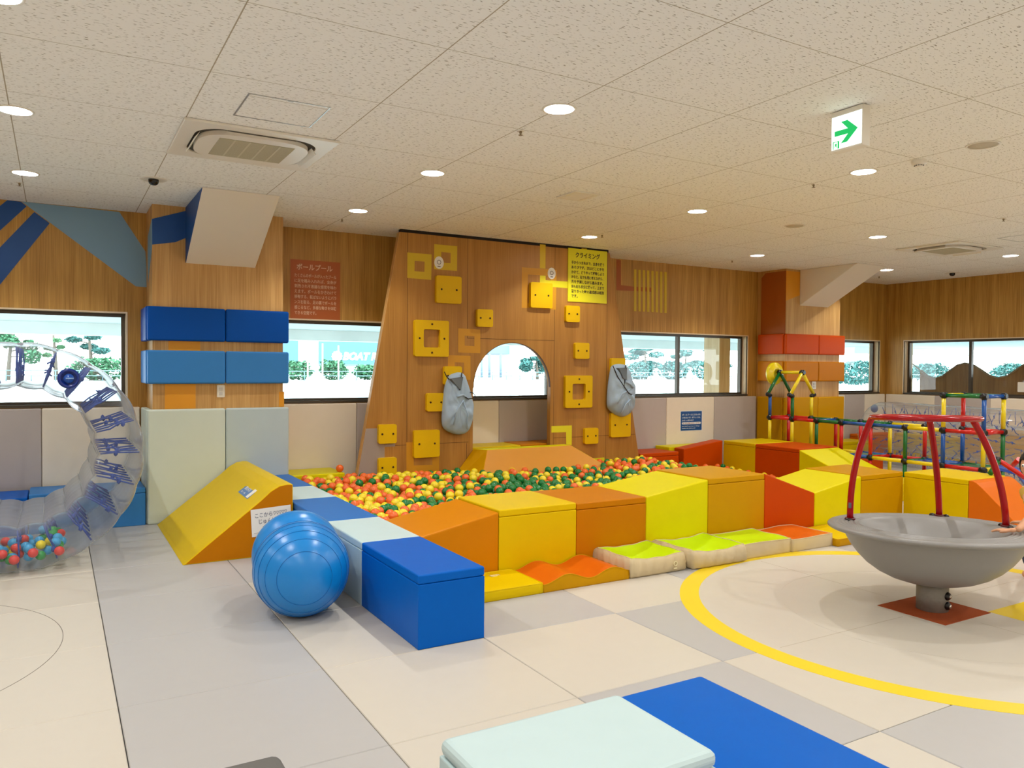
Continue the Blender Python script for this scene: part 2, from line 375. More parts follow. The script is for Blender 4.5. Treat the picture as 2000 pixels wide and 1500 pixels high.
# painted shapes on walls and columns (thin film, each its own flat object)
def film(name, loops, F, t0, t1, m, label, cat='wall graphic', group=None):
    mb = MB(); mb.prism(loops, F, t0, t1); return tag(mb.build(name, m), label, cat, group)
def pixpoly(pts, y): return [(ay(u, v, y).x, ay(u, v, y).z) for u, v in pts]
M_NAVYF = mat('navy_film', '0b4a90', .5); M_SLATE = mat('slate_blue_film', '7fa3bb', .5); M_ORF = mat('orange_film', 'e0950f', .5); M_ORF2 = mat('burnt_orange_film', 'a8560c', .5)
M_YF = mat('yellow_film', 'd6b512', .45); M_OF = mat('amber_film', 'cf9210', .45); M_LF = mat('lemon_film', 'e6dc18', .45); M_GF = mat('mauve_film_and_shade', 'a3958c', .5)
yw = YB-.003
film('blue_stripe_graphic', [pixpoly([(-60, 450), (14, 391), (41, 394), (52, 403), (-60, 505)], yw)], FXZ, yw, YB-.0003, M_NAVYF, 'dark blue diagonal stripe touching the ceiling left of the light blue wall shape')
film('blue_stripe_graphic', [pixpoly([(-60, 545), (67, 414), (97, 436), (0, 556), (-60, 630)], yw)], FXZ, yw, YB-.0003, M_NAVYF, 'lower dark blue diagonal wall stripe, running down towards the left window')
film('light_blue_wall_graphic', [pixpoly([(42, 393.5), (233, 414), (284, 491), (288, 558), (285, 561), (265, 559)], yw)], FXZ, yw, YB-.0003, M_SLATE, 'large light blue five-sided shape on the back wall between left window and ceiling')
yc = 8.027
film('column_blue_graphic', [[(CX0, 2.62), (CX0, 2.86), (1.12, 2.98), (1.12, 2.73), (CX0+.2, 2.66)]], FXZ, yc, 8.03, M_NAVYF, 'dark blue slanted patch high on the left column beside the white brace')
film('column_blue_side_graphic', [[(8.03, 2.6), (8.4, 2.3), (8.4, 2.75), (8.03, 2.86)]], FYZ, CX0-.003, CX0, M_SLATE, 'light blue slanted patch on the window side of the left column')
for (a, b, c, d) in ((322, 382, 750, 799), (545, 555, 765, 796)):
    p = ay(a, d, yc); q = ay(b, c, yc)
    film('column_orange_graphic', [rect(p.x, q.x, 1.08, q.z+.0)], FXZ, yc, 8.03, M_ORF, ('wide orange rectangle on the left column, left of the wall switch' if a < 400 else 'narrow orange strip at the right edge of the left column'))
p = ay(329, 684, yc); q = ay(391, 665, yc)
film('column_orange_graphic', [rect(p.x, q.x, 1.62, 1.74)], FXZ, yc, 8.03, M_ORF, 'orange patch on the left column in the gap between dark and light blue pads')
film('column_rust_graphic', [[(DX0, 2.02), (DX0, 2.97), (DX0+.3, 2.97), (DX0+.3, 2.62), (DX0, 2.52)]], FXZ, yc, 8.03, M_ORF, 'orange patch at the top of the right column beside the white brace')
film('column_rust_side_graphic', [[(8.03, 2.03), (8.5, 2.03), (8.5, 2.9), (8.42, 2.97), (8.03, 2.97)]], FYZ, DX0-.003, DX0, M_ORF2, 'burnt orange patch on the left flank of the right column above the pads')
# sloping braces
def brace(x0, x1, yb, zb, side, label):
    t = thing('sloping_brace', ((x0+x1)/2, 8.0, zb), label, 'ceiling brace')
    L = [(8.03, zb), (8.03, 2.998), (yb, 2.998)]
    mb = MB(); mb.prism([L], FYZ, x0+.004, x1, 0); mb.build('brace_body', M_PAINT, t)
    mb = MB(); mb.prism([[(8.028, zb+.006), (8.028, 2.997), (yb+.02, 2.997)]], FYZ, x0, x0+.004); mb.build('brace_side', side, t)
brace(1.075, 1.72, 7.04, 2.47, M_NAVYF, 'white sloping boxed brace from the left column up to the ceiling, dark blue flank')
brace(9.72, 10.37, 7.06, 2.465, M_PAINT, 'white sloping boxed brace from the right column up to the ceiling')

# ------------------------------------------------------------------ wall pads
def pad(x0, x1, y0, y1, z0, z1, m, label, group=None, r=.012):
    mb = MB(); mb.box(x0+.0015, x1-.0015, y0, y1, z0, z1); mb.bevel(r, 3)
    return tag(mb.build('wall_pad', m, smooth=False), label, 'wall pad', group)
yp = YB-.05
cols = [(-3.4, -2.5, 'cream', 'far left, mostly beyond the frame'), (-2.5, -1.6, 'grey', 'left of the clear wheel'), (-1.6, -1.02, 'cream', 'left'), (-1.02, -.115, 'grey', 'seen through the clear wheel hole'), (-.115, .72, 'cream', 'beside the left column, seen through the clear wheel'),
        (2.05, 2.946, 'cream', 'between left column and climbing wall'), (2.946, 3.87, 'grey', 'behind the left foot of the climbing wall'), (3.87, 4.796, 'cream', 'left half of the arch opening'),
        (4.796, 5.72, 'grey', 'right half of the arch opening'), (6.62, 7.543, 'grey', 'right of the climbing wall, beside the blue notice pad'), (7.543, 8.473, 'cream', 'carrying the blue notice'), (8.473, 9.36, 'grey', 'between the blue notice and the right column'),
        (10.72, 11.474, 'cream', 'right of the right column'), (11.474, 12.0, 'grey', 'under the narrow window right of the right column'), (12.0, 12.56, 'cream', 'in the far right corner')]
for a, b, c, d in cols:
    if a < -.2 and b < -.5: continue
    pad(a, b, yp, YB, 0, 1.08, V[c], '%s low wall pad, %s' % ({'cream': 'cream', 'grey': 'light grey'}[c], d))
for a, b, c, d in ((7.636, 8.52, 'cream', 'nearest the corner'), (6.741, 7.636, 'grey', 'the grey one behind the climbing tower'), (5.84, 6.741, 'cream', 'right of the grey one')):
    pad(X1-.05, X1, a, b, 0, 1.08, V[c], '%s low pad on the right wall, %s' % ({'cream': 'cream', 'grey': 'light grey'}[c], d))
# column pads, left column
for z0, z1, m, nm in ((1.725, 2.045, 'navy', 'dark blue'), (1.318, 1.635, 'sky', 'light blue'), (0, 1.078, 'palegreen', 'pale grey-green')):
    mm = V[m]
    for (a, b, d) in ((.735, 1.432, 'left half'), (1.432, 2.046, 'right half')):
        m2 = V['paleblue2'] if (m == 'palegreen' and a > 1 and 'paleblue2' in V) else mm
        pad(a, b, 7.98, 8.03, z0, z1, m2, '%s pad on the left column front, %s%s' % (nm, d, ', standing on the floor' if z0 == 0 else ''), r=.018)
    pad(.725, CX0, 8.032, 8.51, z0, z1, mm, '%s pad wrapping the window side of the left column%s' % (nm, ', standing on the floor' if z0 == 0 else ''))
for z0, z1, m, nm in ((1.725, 2.03, 'rust', 'burnt orange'), (1.316, 1.62, 'brown', 'light orange'), (0, 1.078, 'gold', 'golden yellow')):
    for (a, b, d) in ((9.38, 10.114, 'left half'), (10.114, 10.735, 'right half')):
        pad(a, b, 7.98, 8.03, z0, z1, V[m], '%s pad on the right column front, %s%s' % (nm, d, ', standing on the floor' if z0 == 0 else ''), r=.018)
    pad(9.365, DX0, 8.032, 8.515, z0, z1, V[m], '%s pad on the left flank of the right column%s' % (nm, ', standing on the floor' if z0 == 0 else ''))
def switch(u0, v0, u1, v1, y, label):
    p = ay(u0, v1, y); q = ay(u1, v0, y); t = thing('wall_switch', ((p.x+q.x)/2, y, p.z), label, 'wall switch')
    mb = MB(); mb.prism([rrect(p.x, q.x, p.z, q.z, .008)], FXZ, y, y+.012); mb.build('cover_plate', M_METALW, t)
    mb = MB(); h = (q.z-p.z)
    for k in (0, 1): mb.box(p.x+.02, q.x-.02, y-.006, y, p.z+h*(.18+.35*k), p.z+h*(.45+.35*k))
    mb.bevel(.002); mb.build('rocker', mat('rocker_grey', 'cfc9bf', .4), t)
switch(424, 752, 439, 776, 8.018, 'white wall switch on the left column below the light blue pad')
switch(1586, 745, 1594, 760, 8.018, 'small white wall switch on the right column below the light orange pad')

# ------------------------------------------------------------------ signs on the back wall
WRD = (1, 0, 0); ZUP = (0, 0, 1)
def signboard(u0, v0, u1, v1, y, th, m, name, label):
    v0, v1 = min(v0, v1), max(v0, v1)
    p = ay(u0, v1, y-th); q = ay(u1, v0, y-th)
    t = thing(name, ((p.x+q.x)/2, y, p.z), label, 'sign')
    mb = MB(); mb.prism([rect(p.x, q.x, p.z, q.z)], FXZ, y-th, y); mb.build('board', m, t)
    return t, p.x, q.x, p.z, q.z
M_SIGNO = mat('sign_rust', 'b0560e', .5); M_TXTP = mat('lettering_pale', 'ecc7a4', .6); M_TXTD = mat('lettering_dark', '2a1420', .6); M_SIGNY = mat('sign_yellow', 'e8df16', .4)
t, xa, xb, za, zb = signboard(567, 622, 664.5, 513, YB, .003, M_SIGNO, 'ball_pool_sign', 'rust orange wall sign with pale Japanese lettering left of the climbing wall')
def sign_text(t, y, xa, xb, za, zb, title, lines, m, tw, tx, th0, marg, bold=0.0):
    W = xb-xa; H = zb-za
    text(title, m, t, (xa+W*tx, y, zb-H*.17), WRD, ZUP, width=W*tw, height=H*.105, name='title_lettering', bold=.02)
    n = len(lines); L0 = max(len(s) for s in lines)
    for i, s in enumerate(lines):
        cw = W*(1-2*marg)*(len(s)/L0 if len(s) < L0-2 else 1)
        zt = zb-H*(th0+(i+1)*(.94-th0)/n)
        text(s, m, t, (xa+W*marg, y, zt+H*.015), WRD, ZUP, width=cw*(.97 if s.endswith(('。', '、')) else 1), height=H*.064, name='line_lettering', bold=bold)
sign_text(t, YB-.0035, xa, xb, za, zb, 'ボールプール', ['たくさんのボールが入ったプール', 'に足を踏み入れれば、全身が', '刺激され不思議な感覚を味わ', 'えます。ボールをかきわけて', '移動する、転ばないようにバラ', 'ンスを取る、足の裏でボールを', '感じるなど、多様な動きを体験', 'できる空間です。'], M_TXTP, .72, .12, .22, .08, .012)
# wall graphics right of the climbing wall
p0 = ay(1205, 568, yw); p1 = ay(1216, 508, yw)
L = pixpoly([(1204, 507), (1213, 508), (1213, 557), (1239, 560), (1275, 562), (1275, 570), (1204, 567)], yw)
film('orange_corner_graphic', [L], FXZ, YB-.002, YB, M_ORF2, 'burnt orange corner-shaped wall graphic right of the climbing wall')
for k in range(8):
    u = 1238.5+k*8.45
    L = pixpoly([(u, 526+k*.75), (u+4.4, 526.3+k*.75), (u+4.4, 607.8+k*.5), (u, 607.5+k*.5)], yw)
    film('yellow_bar_graphic', [L], FXZ, YB-.004, YB-.002, M_YF, ['leftmost', 'second', 'third', 'fourth', 'fifth', 'sixth', 'seventh', 'rightmost'][k]+' of the eight upright yellow bars painted on the back wall', group='yellow bars on the back wall')
# blue notice
M_NB = mat('notice_blue', '0b4f94', .4); M_NW = mat('notice_white', 'e6ecf2', .5); M_NR = mat('notice_red', 'b03028', .5)
t, xa, xb, za, zb = signboard(1328.5, 842.5, 1371.5, 801.5, yp, .002, M_NW, 'blue_notice', 'small blue notice with white Japanese lettering on a cream wall pad')
W, H = xb-xa, zb-za; y = yp-.0035
mb = MB(); mb.prism([rrect(xa+.008, xb-.008, za+.008, zb-.008, .01)], FXZ, yp-.003, yp-.002); mb.build('blue_field', M_NB, t)
for i, (s, wd, hh, zz) in enumerate((('ボールプールにはものを', .84, .09, .76), ('いれないで！ポケットは、', .84, .09, .62), ('からっぽかな？', .52, .09, .48), ('DO NOT put toys or things', .8, .06, .2), ('inside the ball pool!', .6, .06, .1))):
    text(s, M_NW, t, (xa+W*.08, y, za+H*zz), WRD, ZUP, width=W*wd, height=H*hh, name='lettering', bold=.015)
mb = MB(); mb.prism([rrect(xa+W*.07, xb-W*.06, za+H*.33, za+H*.44, H*.05)], FXZ, yp-.0038, yp-.003); mb.build('white_bar', M_NW, t)
text('※こどもが遊ぶまえに、みてね', M_NR, t, (xa+W*.12, yp-.0042, za+H*.355), WRD, ZUP, width=W*.74, height=H*.06, name='lettering')

# ------------------------------------------------------------------ climbing wall
YA = 8.0
cw = thing('climbing_wall', (4.7, YA, 0), 'tall trapezoid oak climbing wall with an arched opening, behind the ball pit', 'climbing wall')
def xl(z): return 3.251-.179*(2.998-z)
def xr(z): return 6.095+.1955*(2.99-z)
AXc, AR, AZ = 4.688, .532, 1.26
arch = [(AXc-AR, .3), (AXc-AR, AZ)] + [(AXc-AR*math.cos(a*PI/28), AZ+AR*math.sin(a*PI/28)) for a in range(1, 28)] + [(AXc+AR, AZ), (AXc+AR, .3)]
mb = MB(); mb.prism([[(xl(0), 0), (xr(0), 0), (xr(2.965), 2.965), (xl(2.965), 2.965)], arch], FXZ, YA, YA+.07)
mb.build('oak_panel', M_PANEL, cw)
mb = MB(); mb.box(3.26, 6.09, YA+.01, YA+.07, 2.965, 3.0); mb.build('top_gap_shade', M_DARK, cw)  # dark strip painted as the shade in the gap below the ceiling
M_SEAM = mat('panel_seam', '4a2a10', .8); sw = .0022
sl = [(3.338, .66, 2.965), (3.34, 0, .66), (4.077, 1.83, 2.965), (5.27, 0, 2.965), (6.07, 0, 2.965), (4.077, .35, .62)]
for x, z0, z1 in sl:
    mb = MB(); mb.box(x-sw, x+sw, YA-.0006, YA+.004, z0, z1); mb.build('seam', M_SEAM, cw)
mb = MB(); mb.box(4.077, 5.27, YA-.0006, YA+.004, 1.828-sw, 1.828+sw); mb.build('seam', M_SEAM, cw)
for xa, xb in ((2.84, 4.1), (5.27, 6.55)):
    mb = MB(); mb.box(xa, xb, YA-.0006, YA+.004, .635-sw, .635+sw); mb.build('seam', M_SEAM, cw)
mb = MB(); mb.prism([[(p[0], p[1]) for p in arch[1:-1]] + [(AXc-(AR-.006)*math.cos(a*PI/28)*-1, AZ+(AR-.006)*math.sin(a*PI/28)) for a in range(0, 29)]], FXZ, YA-.001, YA+.03)
mb.build('arch_edging', mat('arch_edging', '5a3514', .6), cw)
mb = MB()
for z0, z1 in ((.0, 2.96),):
    mb.hexa([(xl(z0)-.004, YA-.001, z0), (xl(z0), YA-.001, z0), (xl(z0), YA+.07, z0), (xl(z0)-.004, YA+.07, z0), (xl(z1)-.004, YA-.001, z1), (xl(z1), YA-.001, z1), (xl(z1), YA+.07, z1), (xl(z1)-.004, YA+.07, z1)])
mb.build('edge_strip', M_COL, cw)
# painted squares on it (parts of the wall surface)
def pane(loops_pix, m, name, dy=.0008):
    LL = [pixpoly(l, YA) for l in loops_pix]
    mb = MB(); mb.prism(LL, FXZ, YA-dy, YA+.002); return mb.build(name, m, cw)
def pr(a, b, c, d): return [(a, d), (c, d+(c-a)*.06 if False else d), (c, b), (a, b)]
def Q(z, o, s, *r):   # zoom-quad to photo pixels
    return [(o[0]+x/s, o[1]+y/s) for x, y in r]
za_, zb_, zc_, zd_ = ((680, 430), 6.667), ((680, 640), 5), ((960, 440), 6.25), ((960, 660), 5.356)
def q(zz, *r): return [(zz[0][0]+x/zz[1], zz[0][1]+y/zz[1]) for x, y in r]
pane([q(za_, (772, 420), (1085, 447), (1082, 778), (770, 752)), q(za_, (865, 530), (995, 540), (993, 674), (863, 664))], M_YF, 'yellow_frame_film')
pane([q(za_, (1121, 312), (1420, 340), (1417, 662), (1119, 638)), q(za_, (1212, 414), (1335, 425), (1333, 562), (1212, 552))], M_YF, 'yellow_frame_film')
ze_ = ((540, 420), 4)
pane([q(ze_, (1420, 885), (1592, 895), (1592, 1080), (1420, 1073)), q(ze_, (1470, 942), (1546, 947), (1546, 1025), (1470, 1020))], M_OF, 'amber_frame_film')
pane([q(ze_, (1340, 1095), (1516, 1100), (1516, 1288), (1440, 1286), (1340, 1280)), q(ze_, (1392, 1150), (1466, 1153), (1466, 1236), (1392, 1232))], M_OF, 'amber_frame_film')
pane([q(zb_, (569, 1120), (888, 1115), (888, 1405), (569, 1425)), q(zb_, (640, 1150), (822, 1150), (822, 1340), (640, 1345))], M_OF, 'amber_frame_film')
pane([q(zc_, (370, 512), (795, 545), (785, 1030), (368, 1008)), q(zc_, (443, 600), (727, 618), (727, 960), (440, 948))], M_OF, 'amber_frame_film')
pane([q(zc_, (592, 232), (660, 238), (658, 530), (590, 524))], M_YF, 'yellow_bar_film', .001)
pane([q(zc_, (592, 612), (660, 617), (660, 670), (933, 688), (930, 768), (720, 752), (590, 745))], M_LF, 'lemon_corner_film', .0012)
pane([q(zc_, (1100, 280), (1165, 285), (1165, 326), (1100, 321))], M_YF, 'yellow_bar_film', .001)
pane([q(zd_, (627, 922), (840, 915), (838, 1120), (782, 1112), (780, 986), (627, 990))], M_LF, 'lemon_corner_film')
pane([q(zd_, (1020, 1262), (1180, 1250), (1180, 1312), (1060, 1315))], M_LF, 'lemon_bar_film')
zl = lambda z: xl(z)+.004
for loops in ([(zl(.83), .83), (3.08, .83), (3.08, .0), (zl(0), 0)], [(3.085, .74), (3.2, .74), (3.2, .625), (3.085, .625)]):  # second loop paints the shade cast below the upper far-left hold
    mb = MB(); mb.prism([loops], FXZ, YA-.0008, YA+.002); mb.build('mauve_film_and_shade', M_GF, cw)
for (u, v) in ((857.5, 513), (1077.5, 534)):
    p = ay(u, v, YA-.001); mb = MB(); mb.prism([circ(p.x, p.z, .058, 28, .07)], FXZ, YA-.002, YA)
    s = tag(mb.build('round_sticker', M_WHITE), 'white oval sticker on the climbing wall, ' + ('the one over the upper left yellow square' if u < 900 else 'the one left of the yellow sign'), 'sticker')
    mb = MB(); mb.prism([circ(p.x, p.z+.005, .026, 20), circ(p.x, p.z+.005, .019, 20)], FXZ, YA-.0025, YA-.002); mb.box(p.x-.018, p.x+.018, YA-.0025, YA-.002, p.z-.048, p.z-.036); mb.build('printed_mark', mat('grey_print', '77706c', .6), s)
# holds
def hold(u0, v0, u1, v1, label, hole=None, bolts=None, dip=0, th=.045, square=False):
    yf = YA-th
    p = ay(u0, v1, yf); qq = ay(u1, v0, yf)
    a = ay(u0, (v0+v1)/2, yf).x; b = ay(u1, (v0+v1)/2, yf).x; h = p.z
    zt = ay((u0+u1)/2, v0, yf).z; zbm = ay((u0+u1)/2, v1, yf).z
    if square: zt = zbm+(b-a)
    t = thing('climbing_hold', ((a+b)/2, YA, zbm), label, 'climbing hold', 'yellow holds on the climbing wall')
    mb = MB(); r = .022
    loops = [rrect(a, b, zbm, zt, r)]
    cx, cz = (a+b)/2, (zbm+zt)/2; W = b-a
    if hole: loops.append(rrect(cx-W*.24, cx+W*.24, cz-W*.24, cz+W*.24, .018))
    mb.prism(loops, FXZ, yf, YA); mb.bevel(.005, 2, .8); mb.build('hold_block', M_HOLD, t)
    bl = [(-.36, 0), (.36, 0), (0, .38), (0, -.38)] if hole else ([(-.3, 0), (.3, 0)] if bolts is None else bolts)
    for bx, bz in bl:
        mb = MB(); mb.lathe([(.0, 0), (.006, 0), (.006, .003), (.011, .004), (.011, 0), (.011, -.01)], (cx+bx*W, yf-.0005, cz+bz*W), 16, Matrix.Rotation(PI/2, 4, 'X')); mb.build('bolt', M_BOLT, t)
    return t
hold(852.5, 539, 901.7, 592.5, 'large square yellow hold below the two yellow painted squares on the left')
hold(932.7, 604, 963.2, 638.5, 'small square yellow hold just above left of the arch')
hold(810, 625.5, 877, 696.5, 'large yellow frame hold with a square hole, left side of the climbing wall', hole=True)
hold(868, 715.5, 902.3, 752, 'small yellow hold from which the left grey bag hangs')
hold(834, 768, 868.5, 803.5, 'small yellow hold partly behind the left grey bag')
hold(739.6, 829, 775, 866.5, 'small yellow hold at the far left edge, the upper of two')
hold(808.8, 840, 859, 893.5, 'large square yellow hold low on the left, below the frame hold')
hold(739.6, 894, 775, 932, 'small yellow hold at the far left edge, lowest, just above the balls')
hold(1037, 552, 1079.5, 601.5, 'large square yellow hold upper right with a strong shadow, left of the yellow sign')
hold(1106, 597, 1132.8, 629, 'small yellow hold directly below the yellow sign')
hold(1123.9, 669.5, 1151.4, 701, 'small yellow hold above the right frame hold')
hold(1104.5, 733.5, 1157.4, 796.5, 'yellow frame hold with a square hole, right of the arch', hole=True)
hold(1194.3, 699.5, 1221.6, 733, 'small yellow hold from which the right grey bag hangs')
hold(1193.6, 806, 1232, 853.5, 'large yellow hold below the right grey bag')
hold(1142.6, 836, 1168.8, 867, 'small yellow hold low right, beside the lemon painted corner')
# climbing sign
t, xa, xb, za, zb = signboard(1109.3, 588.5, 1186, 491.5, YA, .012, M_SIGNY, 'climbing_sign', 'bright yellow sign with dark Japanese lettering at the top right of the climbing wall')
sign_text(t, YA-.0125, xa, xb, za, zb, 'クライミング', ['手からつま先まで、全身を使う', 'あそびです。次はどこに手を', 'かけて、どうやって移動しよう', 'かなと、頭でも常に考えながら、', '先を予測しながら進みます。', '体も頭も存分に使って、上まで', '登りきった時の達成感は格別', 'です。'], M_TXTD, .63, .18, .22, .08, .018)
# hanging bags
def bag(pix_outline, yc_, label, fold, strap, mouth):
    """soft fabric bag hung on a hold: outline surveyed, given real bulge"""
    M_BAG = mat('grey_bag_fabric', 'a9c0d6', .6, bump=.25, bscale=18); M_BAGI = mat('bag_lining', '6c7780', .6)
    P = pixpoly(pix_outline, yc_); cx = sum(p[0] for p in P)/len(P); cz = sum(p[1] for p in P)/len(P)
    zt = max(p[1] for p in P); t = thing('hanging_bag', (cx, yc_, min(p[1] for p in P)), label, 'fabric bag')
    b = bmesh.new(); rings = []
    for _ in range(2):      # round the outline off and add points
        Q_ = []
        for (xa, za), (xb, zb2) in zip(P, P[1:]+P[:1]): Q_ += [(xa*.75+xb*.25, za*.75+zb2*.25), (xa*.25+xb*.75, za*.25+zb2*.75)]
        P = Q_
    P = [(cx+(x-cx)*1.05, cz+(z-cz)*1.03) for x, z in P]; n = len(P)
    for k in range(13):
        s = math.cos(k/12*PI/2*.96); d = .1*math.sin(k/12*PI/2)
        ring = []
        for i, (x, z) in enumerate(P):
            a_ = math.atan2(z-cz, (x-cx)*2); cr_ = math.sin(a_*5+k*.5)+.6*math.sin(a_*11-k*.8+cx*9)
            amp = .012*math.sin(k/12*PI)
            low = .02*math.exp(-((z-cz+.14)/.09)**2)*math.sin(k/12*PI)
            ring.append(b.verts.new((cx+(x-cx)*s+amp*.5*cr_, yc_-d-abs(cr_)*amp-low, cz+(z-cz)*s+amp*.3*cr_)))
        rings.append(ring)
    back = [b.verts.new((x, yc_+.015, z)) for x, z in P]
    R = [back]+rings
    for A, B_ in zip(R, R[1:]):
        for i in range(n): b.faces.new([A[i], A[(i+1) % n], B_[(i+1) % n], B_[i]]).smooth = True
    b.faces.new(R[-1]); b.faces.new(back[::-1])
    q_ = MB(); q_.b.free(); q_.b = b; o = q_.build('bag_body', M_BAG, t)
    L = pixpoly(mouth, yc_-.06); mb = MB()
    vs = [mb.b.verts.new((x, yc_-.11-.012*(i % 2), z)) for i, (x, z) in enumerate(L)]; c = mb.b.verts.new((sum(x for x, z in L)/len(L), yc_-.08, sum(z for x, z in L)/len(L)))
    for i in range(len(vs)): mb.b.faces.new([vs[i], vs[(i+1) % len(vs)], c])
    mb.prism([L], FXZ, yc_-.115, yc_-.05); mb.build('bag_opening', M_BAGI, t)
    for fl in fold:
        mb = MB(); pts = [ay(u, v, yc_-.108) for u, v in fl[0]]; mb.tube(pts, fl[1], 8); mb.build('fold', M_BAG, t)
    for st in strap:
        mb = MB(); pts = [ay(u, v, yc_-dd) for u, v, dd in st]; mb.tube(pts, .006, 6); mb.build('strap', M_BLACK, t)
bag([(878, 733), (903, 727), (912, 748), (919, 775), (922, 800), (919, 828), (911, 844), (895, 848), (880, 844), (867, 836), (864, 822), (866, 790), (869, 760), (873, 745)], YA-.052,
    'grey-blue fabric bag with black straps hanging left of the arch',
    [([(893, 775), (905, 771), (916, 780)], .012), ([(905, 782), (893, 800), (886, 830)], .008), ([(905, 782), (914, 810), (912, 838)], .008)],
    [[(868, 726, .05), (872, 735, .07), (877, 741, .09)], [(902, 728, .05), (900, 745, .08), (897, 762, .095)], [(903, 771, .09), (914, 779, .13), (924, 778, .13), (928, 773, .1), (925, 768, .08), (918, 766, .06)]],
    [(877, 740), (900, 736), (896, 762)])
bag([(1196, 713), (1221, 712), (1228, 728), (1233, 745), (1239, 758), (1236, 768), (1233, 775), (1236, 792), (1230, 806), (1216, 814), (1202, 809), (1189, 798), (1187, 785), (1189, 755), (1193, 728)], YA-.052,
    'grey-blue fabric bag hanging at the right edge of the climbing wall',
    [([(1222, 745), (1231, 750), (1237, 757)], .014), ([(1207, 788), (1214, 770), (1230, 760)], .009), ([(1214, 808), (1222, 790), (1231, 780)], .008)],
    [[(1197, 714, .05), (1206, 735, .09), (1219, 755, .1), (1231, 772, .1)], [(1222, 713, .05), (1221, 735, .1), (1219, 755, .1)], [(1219, 755, .11), (1228, 768, .12), (1234, 771, .11)]],
    [(1204, 719), (1219, 718), (1219, 742), (1212, 738)])

# ------------------------------------------------------------------ foam blocks
def block(x0, x1, y0, y1, h, m, label, lid=True, axis='x', h2=None, z0=0, name='foam_block', group='foam blocks around the ball pit', topm=None, r=.01):
    """h at the low-x (or low-y) end, h2 at the other end"""
    h2 = h if h2 is None else h2; g = .0015
    x0 += g; x1 -= g; y0 += g; y1 -= g
    def top(x, y): s = (x-x0)/(x1-x0) if axis == 'x' else (y-y0)/(y1-y0); return h+(h2-h)*s
    cs = [(x0, y0), (x1, y0), (x1, y1), (x0, y1)]
    t = thing(name, ((x0+x1)/2, (y0+y1)/2, z0), label, 'foam block', group)
    s = .052 if lid else 0
    mb = MB(); mb.hexa([(x, y, z0) for x, y in cs]+[(x, y, top(x, y)-s) for x, y in cs]); mb.bevel(.005 if lid else r, 2); mb.build('body', m, t)
    if lid:
        e = .0
        mb = MB(); mb.hexa([(x, y, top(x, y)-s+.0015) for x, y in cs]+[(x, y, top(x, y)) for x, y in cs]); mb.bevel(r, 3); mb.build('lid', topm or m, t)
    return t
FY0, FY1 = 4.77, 5.43
L_ = 'foam block in the pit front row'
block(2.05, 2.69, FY0, FY1, .355, V['ochre'], 'sloping ochre '+L_+', at its left end', lid=False, h2=.478)
block(2.69, 3.355, FY0, FY1, .492, V['yellow'], 'bright yellow '+L_+' right of the sloping ochre one')
block(3.355, 4.025, FY0, FY1, .485, V['brown'], 'orange-brown flat-topped '+L_)
block(4.025, 4.69, FY0, FY1, .483, V['lime'], 'sloping lime yellow '+L_+', right of the orange-brown one', lid=False, h2=.575)
block(4.69, 5.36, FY0, FY1, .583, V['gold'], 'golden yellow tallest '+L_)
block(5.36, 6.02, FY0, FY1, .583, V['rust'], 'burnt orange '+L_+' with a top sloping down', lid=False, h2=.365)
block(6.02, 6.69, FY0, FY1, .365, V['lime'], 'lime yellow '+L_+' just left of the bowl', lid=False, h2=.475)
block(6.69, 7.35, FY0, FY1, .482, V['gold'], 'golden flat-topped '+L_+', rightmost, behind the bowl')
block(7.352, 8.0, 4.125, FY0, .48, V['yellow'], 'yellow foam block behind the bowl, joining the orange ramp')
# orange curved ramp
prof = [(4.122, 0), (4.122, .474), (4.085, .474), (4.05, .46), (4.0, .42), (3.9, .33), (3.8, .24), (3.69, .14), (3.6, .06), (3.53, 0)]
mb = MB(); mb.prism([prof], FYZ, 7.353, 8.0); mb.bevel(.006, 2, .6); tag(mb.build('foam_ramp', V['orange']), 'orange foam ramp with a curved slope behind the right side of the bowl', 'foam ramp')
# left row
sg = [(3.777, 4.668, 'blue', 'bright blue', 'nearest the camera'), (4.668, 5.42, 'paleblue', 'pale blue', 'beside the peanut ball'), (5.42, 6.43, 'cobalt', 'cobalt blue', 'behind the peanut ball'), (6.43, 7.11, 'paleblue', 'pale blue', 'half hidden behind the yellow wedge'), (7.11, 7.97, 'cobalt', 'cobalt blue', 'farthest, next to the left column')]
for a, b, c, nm, d in sg: block(1.645, 2.045, a, b, .398, V[c], nm+' foam block in the pit left row, '+d)
# right run
block(8.14, 8.9, 7.42, 8.0, .49, V['yellow'], 'yellow foam block on the far pit side before the right column')
block(8.14, 8.9, 6.70, 7.42, .488, V['rust'], 'rust red foam block on the far right side of the pit')
block(8.14, 8.9, 5.95, 6.70, .22, V['lime'], 'lime yellow sloping foam block on the far right side of the pit', lid=False, axis='y', h2=.478)
block(8.14, 8.9, 5.43, 5.95, .2, V['yellow'], 'low yellow foam block closing the far right corner of the pit', lid=False)
# back edge blocks
block(6.64, 7.31, 8.0, 8.5, .37, V['rust'], 'rust red foam block at the back of the pit right of the climbing wall')
block(7.40, 8.13, 8.0, 8.2, .40, V['rust'], 'burnt orange sloping foam block at the back of the pit below the blue notice', lid=False, h2=.49)
block(7.32, 8.1, 8.21, 8.5, .41, V['lime'], 'lime yellow foam block against the pad with the blue notice', lid=False)
block(2.05, 2.64, 8.0, 8.5, .372, V['lime'], 'lime yellow foam block between the left column and the climbing wall')
